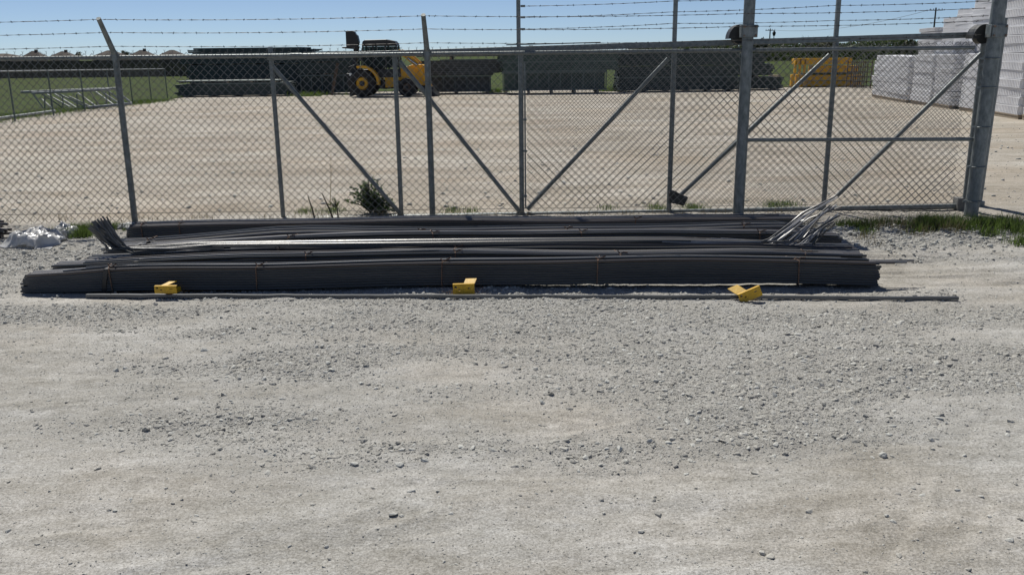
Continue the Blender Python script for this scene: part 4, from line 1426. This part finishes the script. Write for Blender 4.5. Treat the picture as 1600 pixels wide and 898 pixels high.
# dark stacks of steel on the far side of the yard
def dstack(label, px0, px1, pbase, tiers, name='steel_stack', depth=2.2, m='dark_stack', rails='dark_green', group='dark steel stacks across the yard'):
    """tiers: (top_px, inset_left, inset_right, kind) from the ground up"""
    q = G((px0 + px1) / 2, pbase)
    Y = q.y
    L, R_ = P(px0, pbase, Y).x, P(px1, pbase, Y).x
    cx = (L + R_) / 2
    g = tag(empty(name, (cx, Y, q.z)), label, 'stack', group)
    z = 0.0
    W = R_ - L
    for (pt, il, ir, kind) in tiers:
        zt = P((px0 + px1) / 2, pt, Y).z - q.z
        x0, x1 = -W / 2 + il * W, W / 2 - ir * W
        h = zt - z
        if kind == 'timber':
            n = max(2, int((x1 - x0) / 1.1))
            for k in range(n):
                mb = MB(); xx = x0 + .2 + (x1 - x0 - .4) * k / (n - 1)
                mb.box((xx, depth / 2, z + h / 2), (.12, depth, h - .004)); mb.build('dunnage_timber', 'timber', g)
        elif kind == 'bars':
            n = max(1, int(round(h / .11)))
            hh = h / n
            for k in range(n):
                mb = MB()
                for c in range(9):
                    y = depth * (c + .5) / 9
                    dx0, dx1 = random.uniform(-.12, .12), random.uniform(-.12, .12)
                    mb.box(((x0 + x1) / 2 + dx0, y + random.uniform(-.02, .02), z + hh * (k + .5)), (x1 - x0 + dx1, depth / 9 * .86, hh * .9))
                stuff(mb.build('bar_layer', m, g))
        elif kind == 'plate':
            mb = MB(); mb.box(((x0 + x1) / 2, depth / 2, z + h / 2), (x1 - x0, depth * .98, h - .004)); mb.build('sheet_layer', rails, g)
        elif kind == 'cage':
            # open rack: posts, rails and a dark bundle inside
            mb = MB(); mb.box(((x0 + x1) / 2, depth / 2 + .1, z + h * .47), (x1 - x0 - .2, depth - .3, h * .9)); mb.build('rack_load', m, g)
            for zz in (z + .06, z + h - .04):
                mb = MB(); mb.box(((x0 + x1) / 2, .0, zz), (x1 - x0, .07, .08)); mb.build('rack_rail', rails, g)
            n = max(3, int((x1 - x0) / .55))
            for k in range(n):
                mb = MB(); mb.box((x0 + .05 + (x1 - x0 - .1) * k / (n - 1), .0, z + h / 2), (.055, .06, h - .2)); mb.build('rack_post', rails, g)
        z = zt
    return g
dstack('long low dark stack left of the backhoe, topped by pale planks', 278, 455, 151.5, [(149.5, .02, .02, 'timber'), (132, 0, .03, 'bars'), (129.5, .2, .04, 'plate'), (127.5, 0.0, .1, 'timber'), (126, 0, 0.1, 'plate')])
dstack('tall dark stack behind the low one with pale planks', 296, 505, 147.5, [(146, 0, 0, 'timber'), (101, 0, 0, 'bars'), (99.5, 0, 0, 'timber'), (84, -.05, .12, 'bars'), (82.5, .05, .1, 'plate'), (77.5, .02, .06, 'bars'), (74.5, .05, .15, 'bars')], depth=2.6)
dstack('dark rack of steel between the tall stack and the backhoe', 470, 556, 147.5, [(145.5, 0, 0, 'timber'), (117, 0, 0, 'cage'), (115, .4, 0, 'timber'), (98, 0, 0, 'bars'), (96.5, .3, .5, 'timber'), (82, -.05, -.5, 'bars'), (80.5, .4, -1.0, 'plate')], depth=2.0)
dstack('dark stack of crated steel just right of the backhoe', 655, 768, 147, [(144.5, 0.02, .02, 'timber'), (119, 0, 0, 'cage'), (115, 0, 0, 'bars'), (95, -.02, -.12, 'bars'), (93.5, .3, -.1, 'plate'), (89, .4, -.15, 'timber'), (82.5, 0, -.14, 'bars'), (77.5, -.8, -.3, 'plate')], m='grey_stack')
dstack('dark rack on a skid behind the middle of the gate', 785, 948, 147.0, [(142, 0, .05, 'timber'), (112.5, 0, 0, 'cage'), (110.5, 0, 0, 'plate'), (98, 0, -.09, 'bars'), (96, 0, -.09, 'plate'), (82, -.02, -.1, 'bars'), (80, .2, .1, 'timber'), (77, .05, .15, 'bars')], m='green_stack')
dstack('wide dark stack behind the right half of the gate', 967, 1152, 143.5, [(141.5, .02, .02, 'timber'), (122, 0, 0, 'bars'), (120, 0, 0, 'plate'), (104, 0, 0, 'bars'), (103, .1, .1, 'timber'), (80, 0, 0.0, 'bars')])
dstack('low dark pile at the right end of the dark stacks, behind the middle gate post', 1158, 1222, 141, [(139, .02, .02, 'timber'), (121, 0, 0, 'bars'), (118, .3, 0, 'timber'), (100, 0, .25, 'bars'), (84, 0, .45, 'bars')])
q = G(518, 150)
a, b = P(518.5, 149, q.y - .4), P(527.5, 99, q.y - .1)
mb = MB(); mb.bar(a, b, .15, .12, (0, 1, 0))
tag(mb.build('leaning_timber', 'timber_dark'), 'brown timber leaning on the dark rack left of the backhoe', 'timber')
mb = MB()
a, b = P(791, 70.5, 54), P(938, 66.8, 54)
mb.bar(a, b, .35, .06); mb.bar(P(826, 74.5, 54), P(833, 74.5, 54), .3, .22)
tag(mb.build('long_plank', 'machine_black'), 'long dark plank on top of the rack behind the gate', 'plank')
# small tufts of grass between stacks
pts = []
for (px, py, n) in ((480, 151, 300), (500, 149, 200), (560, 149, 100), (957, 143, 500), (775, 145, 300)):
    x, y = at_px(px, py)
    pts += [(x + random.gauss(0, .45), y + random.gauss(.4, .35)) for _ in range(n)]
blades('grass', 'green grass growing between the dark stacks', pts, 'grass', .12, .45, .03)
# grass slope glimpsed between the stacks
# ------------------------------------------------------------------ backhoe
q = G(567.5, 152)
BY = q.y
S = px_at(BY)
bh = tag(empty('backhoe_loader', (P(567.5, 152, BY).x, BY, q.z)), 'yellow backhoe loader parked side-on among the dark stacks', 'backhoe')
def wheel(x, y, r, w):
    mb = MB()
    prof = [(-.5, .5), (-.5, .9), (-.38, .985), (0, 1.0), (.38, .985), (.5, .9), (.5, .5)]
    n = 28
    vs, fs = [], []
    for k in range(n):
        a = 2 * math.pi * k / n
        for (yy, rr) in prof:
            rr2 = rr * r * (1 + (.018 if k % 2 else 0) * (1 if rr > .95 else 0))
            vs.append((x + math.cos(a) * rr2, y + yy * w, r + math.sin(a) * rr2))
    m = len(prof)
    for k in range(n):
        for j in range(m - 1):
            fs.append((k * m + j, k * m + j + 1, ((k + 1) % n) * m + j + 1, ((k + 1) % n) * m + j))
    mb.add(vs, fs)
    t = mb.build('wheel', 'tyre', bh, True)
    mb = MB()
    mb.tube([(x, y - w * .30, r), (x, y - w * .12, r)], [r * .42, r * .50], 24)
    mb.tube([(x, y + w * .12, r), (x, y + w * .30, r)], [r * .50, r * .42], 24)
    mb.build('rim', 'machine_yellow' if r > .6 else 'timber_dark', t, True)
    mb = MB(); mb.tube([(x, y - w * .42, r), (x, y + w * .42, r)], r * .2, 14); mb.build('hub', 'machine_black', t, True)
rw_, fw_ = 20 * S, 13.5 * S
wx = 66 * S
wheel(0, 0, rw_, .48); wheel(0, 1.75, rw_, .48)
wheel(wx, .05, fw_, .36); wheel(wx, 1.7, fw_, .36)
def bpx(px, py):      # side-view survey of the machine: metres from the rear axle and above the ground
    return ((px - 567.5) * S, (152 - py) * S)
def sidepart(name, poly, y0, y1, m, parent=bh, bev=.03):
    mb = MB(); mb.prism([bpx(*p) for p in poly], y0, y1)
    o = mb.build(name, m, parent)
    if bev:
        bv = o.modifiers.new('bevel', 'BEVEL'); bv.width = bev; bv.segments = 2
    return o
sidepart('chassis', [(556, 128), (660, 128), (662, 138), (600, 141), (556, 138)], .45, 1.35, 'machine_black')
for y0, y1 in ((-.28, .30), (1.45, 2.03)):
    out = [(567.5 + 26 * math.cos(a), 131 - 25 * math.sin(a)) for a in np.linspace(math.radians(105), math.radians(-8), 12)]
    inn = [(567.5 + 22.5 * math.cos(a), 131 - 21.5 * math.sin(a)) for a in np.linspace(math.radians(-8), math.radians(105), 12)]
    sidepart('fender', out + inn, y0, y1, 'machine_yellow', bev=.0)
sidepart('hood', [(620, 112), (641, 106), (655, 105.5), (661, 108), (663.5, 116), (662, 136), (642, 137), (620, 128)], .40, 1.40, 'machine_yellow')
gr = sidepart('grille', [(658.5, 109), (663.5, 110), (665, 117), (663.5, 134), (659, 135)], .46, 1.34, 'machine_black', bev=.01)
sidepart('side_panel', [(600, 122), (616, 118), (616, 138), (600, 139)], .38, .44, 'machine_yellow', bev=.01)
# cab
cabp = [(565, 112), (567, 78), (618, 78), (622, 112)]
sidepart('cab_floor', [(560, 112), (624, 112), (624, 124), (575, 124), (560, 116)], .30, 1.50, 'machine_black')
sidepart('cab_roof', [(568, 78.5), (569.5, 71.5), (573, 69.5), (605, 69), (617, 71.5), (621, 78.5)], .22, 1.58, 'machine_black', bev=.05)
for (a, b) in (((566, 112), (569.5, 78)), ((584, 112), (584.5, 78)), ((603, 112), (603, 78)), ((623, 112), (619, 78))):
    for y in (.30, 1.48):
        mb = MB(); (x0, z0), (x1, z1) = bpx(*a), bpx(*b)
        mb.bar((x0, y, z0), (x1, y, z1), .08, .08); mb.build('cab_pillar', 'machine_black', bh)
for y in (.315, 1.465):
    mb = MB(); pz = [bpx(*p) for p in ((568, 110), (570, 79), (618, 79), (621, 110))]
    mb.prism(pz, y - .006, y + .006); mb.build('cab_window', 'glass', bh)
sidepart('seat', [(582, 112), (582, 97), (587, 96), (590, 107), (598, 107), (598, 112)], .65, 1.15, 'machine_black')
# loader arms
for y in (.18, 1.62):
    mb = MB()
    for a, b in (((622, 87), (634, 92)), ((634, 92), (650, 106)), ((650, 106), (668, 142))):
        (x0, z0), (x1, z1) = bpx(*a), bpx(*b)
        mb.bar((x0, y, z0), (x1, y, z1), .13, .30 if a[0] < 650 else .13)
    mb.build('loader_arm', 'machine_yellow', bh)
    mb = MB(); (x0, z0), (x1, z1) = bpx(636, 96), bpx(650, 106)
    mb.tube([(x0, y - .12, z0), (x1, y - .12, z1)], .055, 10); mb.build('hydraulic_ram', 'chrome', bh, True)
sidepart('loader_bucket', [(664, 140), (669, 138), (675, 146), (681, 151.5), (668, 151.8), (663, 147)], -.15, 1.95, 'machine_black')
# backhoe end: boom, stick and bucket folded upright behind the cab
sidepart('backhoe_frame', [(541, 118), (556, 116), (556, 138), (544, 140)], .45, 1.35, 'machine_black')
sidepart('boom', [(546, 128), (552, 128), (561, 82), (557, 64), (551, 66), (553, 84)], .78, 1.04, 'machine_black')
sidepart('stick', [(543, 80), (543.2, 57), (546, 55.5), (556, 57), (558, 61), (560.5, 63), (562, 72), (559.5, 80)], .66, 1.16, 'machine_black', bev=.02)
sidepart('stick_foot', [(536, 79), (562, 78.5), (560, 83), (537, 81)], .70, 1.12, 'machine_black', bev=.02)
sidepart('backhoe_bucket', [(545, 108), (556, 104), (559, 116), (552, 128), (546, 126)], .55, 1.25, 'machine_black')
for y in (.35, 1.45):
    mb = MB(); x0, z0 = bpx(549, 119)
    mb.tube([(x0, y - .05, z0), (x0, y + .02, z0)], .09, 12); mb.build('work_lamp', 'chrome', bh, True)
for y in (.2, 1.6):
    sidepart('stabiliser', [(550, 120), (554, 120), (553, 150), (547, 151.5), (547, 149)], y - .08, y + .08, 'machine_black', bev=.01)

# ------------------------------------------------------------------ yellow forms stack
q = G(1300, 136)
YY_ = q.y
ys = tag(empty('yellow_form_stack', (P(1300, 136, YY_).x, YY_, q.z)), 'stack of yellow steel forms at the back of the yard', 'stack')
Sy = px_at(YY_)
def ypx(px, py):
    return ((px - 1300) * Sy, (136 - py) * Sy * 0.93)
def ybox(name, x0, x1, y0p, y1p, d0, d1, m='machine_yellow', bev=.02):
    (a, z0), (b, z1) = ypx(x0, y1p), ypx(x1, y0p)
    mb = MB(); mb.box(((a + b) / 2, (d0 + d1) / 2, (z0 + z1) / 2), (b - a, d1 - d0, z1 - z0))
    o = mb.build(name, m, ys)
    if bev:
        bv = o.modifiers.new('bevel', 'BEVEL'); bv.width = bev; bv.segments = 2
    return o
for k in range(3):
    ybox('bottom_beam', 1263 + k, 1345 - k, 127.0, 135, k * .62, k * .62 + .55)
    ybox('lower_beam', 1262, 1343, 117.2, 125.2, k * .62, k * .62 + .55)
for k in range(2):
    for a, b in ((1275, 1296), (1296.5, 1318), (1318.5, 1338)):
        ybox('middle_panel', a, b, 103.2, 113.6, .1 + k * .9, .85 + k * .9)
ybox('shelf', 1258, 1340, 114.8, 115.8, 0, 1.9, 'machine_black', 0)
for k in range(3):
    ybox('top_beam', 1243 + 3 * k, 1327 - k, 91 + k * .4, 100.8, k * .62, k * .62 + .5)
for px in (1242, 1249, 1256):
    ybox('end_frame', px, px + 3, 92 if px > 1245 else 95, 115, 0.0, .2)
    ybox('end_frame', px - 3, px + 1, 116, 135.5, .1, .4)
for px in (1246, 1262, 1330):
    ybox('skid', px, px + 4, 135.2, 136.2, -.1, 2.0, 'timber', 0)
dk = tag(empty('dark_frame_stack', (P(1346, 137, YY_ - 3).x, YY_ - 3, q.z)), 'dark rusty frames stacked between the yellow forms and the white stacks', 'stack')
for k in range(6):
    mb = MB(); z = .12 + k * .29
    mb.box((0, 0, z), (1.15, .08, .05)); mb.build('frame_rail', 'timber_dark', dk)
    mb = MB(); mb.box((0, 1.1, z), (1.15, .08, .05)); mb.build('frame_rail', 'timber_dark', dk)
for k in range(5):
    mb = MB(); mb.box((-.55 + .275 * k, .0, .85), (.06, .06, 1.65)); mb.build('frame_post', 'timber_dark', dk)
    mb = MB(); mb.box((-.55 + .275 * k, 1.1, .85), (.06, .06, 1.65)); mb.build('frame_post', 'timber_dark', dk)

# ------------------------------------------------------------------ white plastic stacks on pallets
def tray_mesh(w, d, h, kind):
    """ribbed plastic tray: body, rims and upright ribs on every side"""
    mb = MB()
    mb.box((0, 0, h * .5), (w - .09, d - .09, h * .9))
    mb.box((0, 0, h * .93), (w - .02, d - .02, h * .10))
    if kind == 0:
        mb.box((0, 0, h * .06), (w - .02, d - .02, h * .10))
    step = .115 if kind == 0 else .16
    for s in (-1, 1):
        n = int(w / step)
        for k in range(n):
            mb.box((-w / 2 + step * (k + .5) + (w - n * step) / 2, s * (d / 2 - .025), h * .5), (.045, .05, h * .84))
        n = int(d / step)
        for k in range(n):
            mb.box((s * (w / 2 - .025), -d / 2 + step * (k + .5) + (d - n * step) / 2, h * .5), (.05, .045, h * .84))
    me = bpy.data.meshes.new('tray')
    me.from_pydata(mb.v, [], mb.f)
    me.materials.append(M['white_tray'])
    return me
TR = {}
def white_stack(label, cx, cy, rz, w, d, top, th=.2, kind=0, group='white stacks on pallets along the right of the yard'):
    z0 = tz(cy)
    g = tag(empty('white_tray_stack', (cx, cy, z0), rz), label, 'stack', group)
    key = (w, d, th, kind)
    if key not in TR:
        TR[key] = tray_mesh(w, d, th, kind)
    for k in range(3):
        o = MB(); o.box((-w / 2 + .07 + (w - .14) * k / 2, 0, .05), (.10, d, .10)); o.build('pallet_bearer', 'timber', g)
    o = MB(); o.box((0, 0, .115), (w, d, .025)); o.build('pallet_deck', 'timber', g)
    z = .13
    while z < top:
        o = bpy.data.objects.new('tray', TR[key])
        scene.collection.objects.link(o)
        o.parent = g
        o.location = (random.uniform(-.035, .035), random.uniform(-.035, .035), z)
        o.rotation_euler = (random.uniform(-.007, .007), random.uniform(-.007, .007), random.uniform(-.018, .018))
        z += th * 1.0 + .003
    return g
a, b = G(1361, 153), G(1600, 188.5)
dirv = Vector((b.x - a.x, b.y - a.y)).normalized()
rz = math.atan2(dirv.x, -dirv.y)
nrm = Vector((-dirv.y, dirv.x))
if nrm.x < 0:
    nrm = -nrm
def along(px, py):
    q = G(px, py)
    return (Vector((q.x, q.y)) - Vector((a.x, a.y))).dot(dirv)
W1 = 1.15
def row(p0, p1, off, top, label, th=.2, kind=0):
    s0, s1 = along(*p0) if isinstance(p0, tuple) else p0, along(*p1) if isinstance(p1, tuple) else p1
    c = Vector((a.x, a.y)) + dirv * (s0 + s1) / 2 + nrm * (off + W1 / 2)
    return white_stack(label, c.x, c.y, rz, W1, round(abs(s1 - s0) - .06, 2), top, th, kind)
row((1361, 153), (1417, 161), 0, 1.78, 'low white stack farthest back, beside the yellow forms', .21)
row((1424, 162), (1452, 166.5), 0, 1.74, 'low white stack, second from the yellow forms', .21)
row((1454, 166.8), (1482, 171), 0, 1.72, 'low white stack with a grey end face, third from the yellow forms', .15, 1)
row((1499, 173.2), (1530, 178), 0, 1.72, 'low white stack just left of the right gate post', .24)
row((1552, 181.2), (1591, 187.0), 0, 3.75, 'tall white stack on a timber pallet right of the gate post', .24)
row((1592.5, 187.3), (1640, 195.5), 0.05, 3.75, 'tall white stack cut by the right edge of the picture', .2, 1)
# second, taller row behind
def back(px, plen, top, Y0, label, th, kind=0):
    p = P(px, 80, Y0)
    c = Vector((p.x, Y0)) + nrm * W1 / 2 - dirv * plen / 2
    white_stack(label, c.x, c.y, rz, W1, plen, top, th, kind)
back(1458, 2.6, 3.2, 46.0, 'tall white stack with a wide grey end face under the utility pole', .19, 1)
back(1497, 2.5, 3.5, 42.0, 'tall white stack left of the right roller guard, stepped lower', .21)
back(1516, 2.2, 3.72, 38.8, 'tall white stack directly behind the right roller guard', .21)
back(1549, 2.5, 4.05, 35.5, 'tall white stack just left of the right gate post top', .2)
back(1490, 2.4, 2.3, 37.2, 'white stack half hidden behind the low white row', .2)
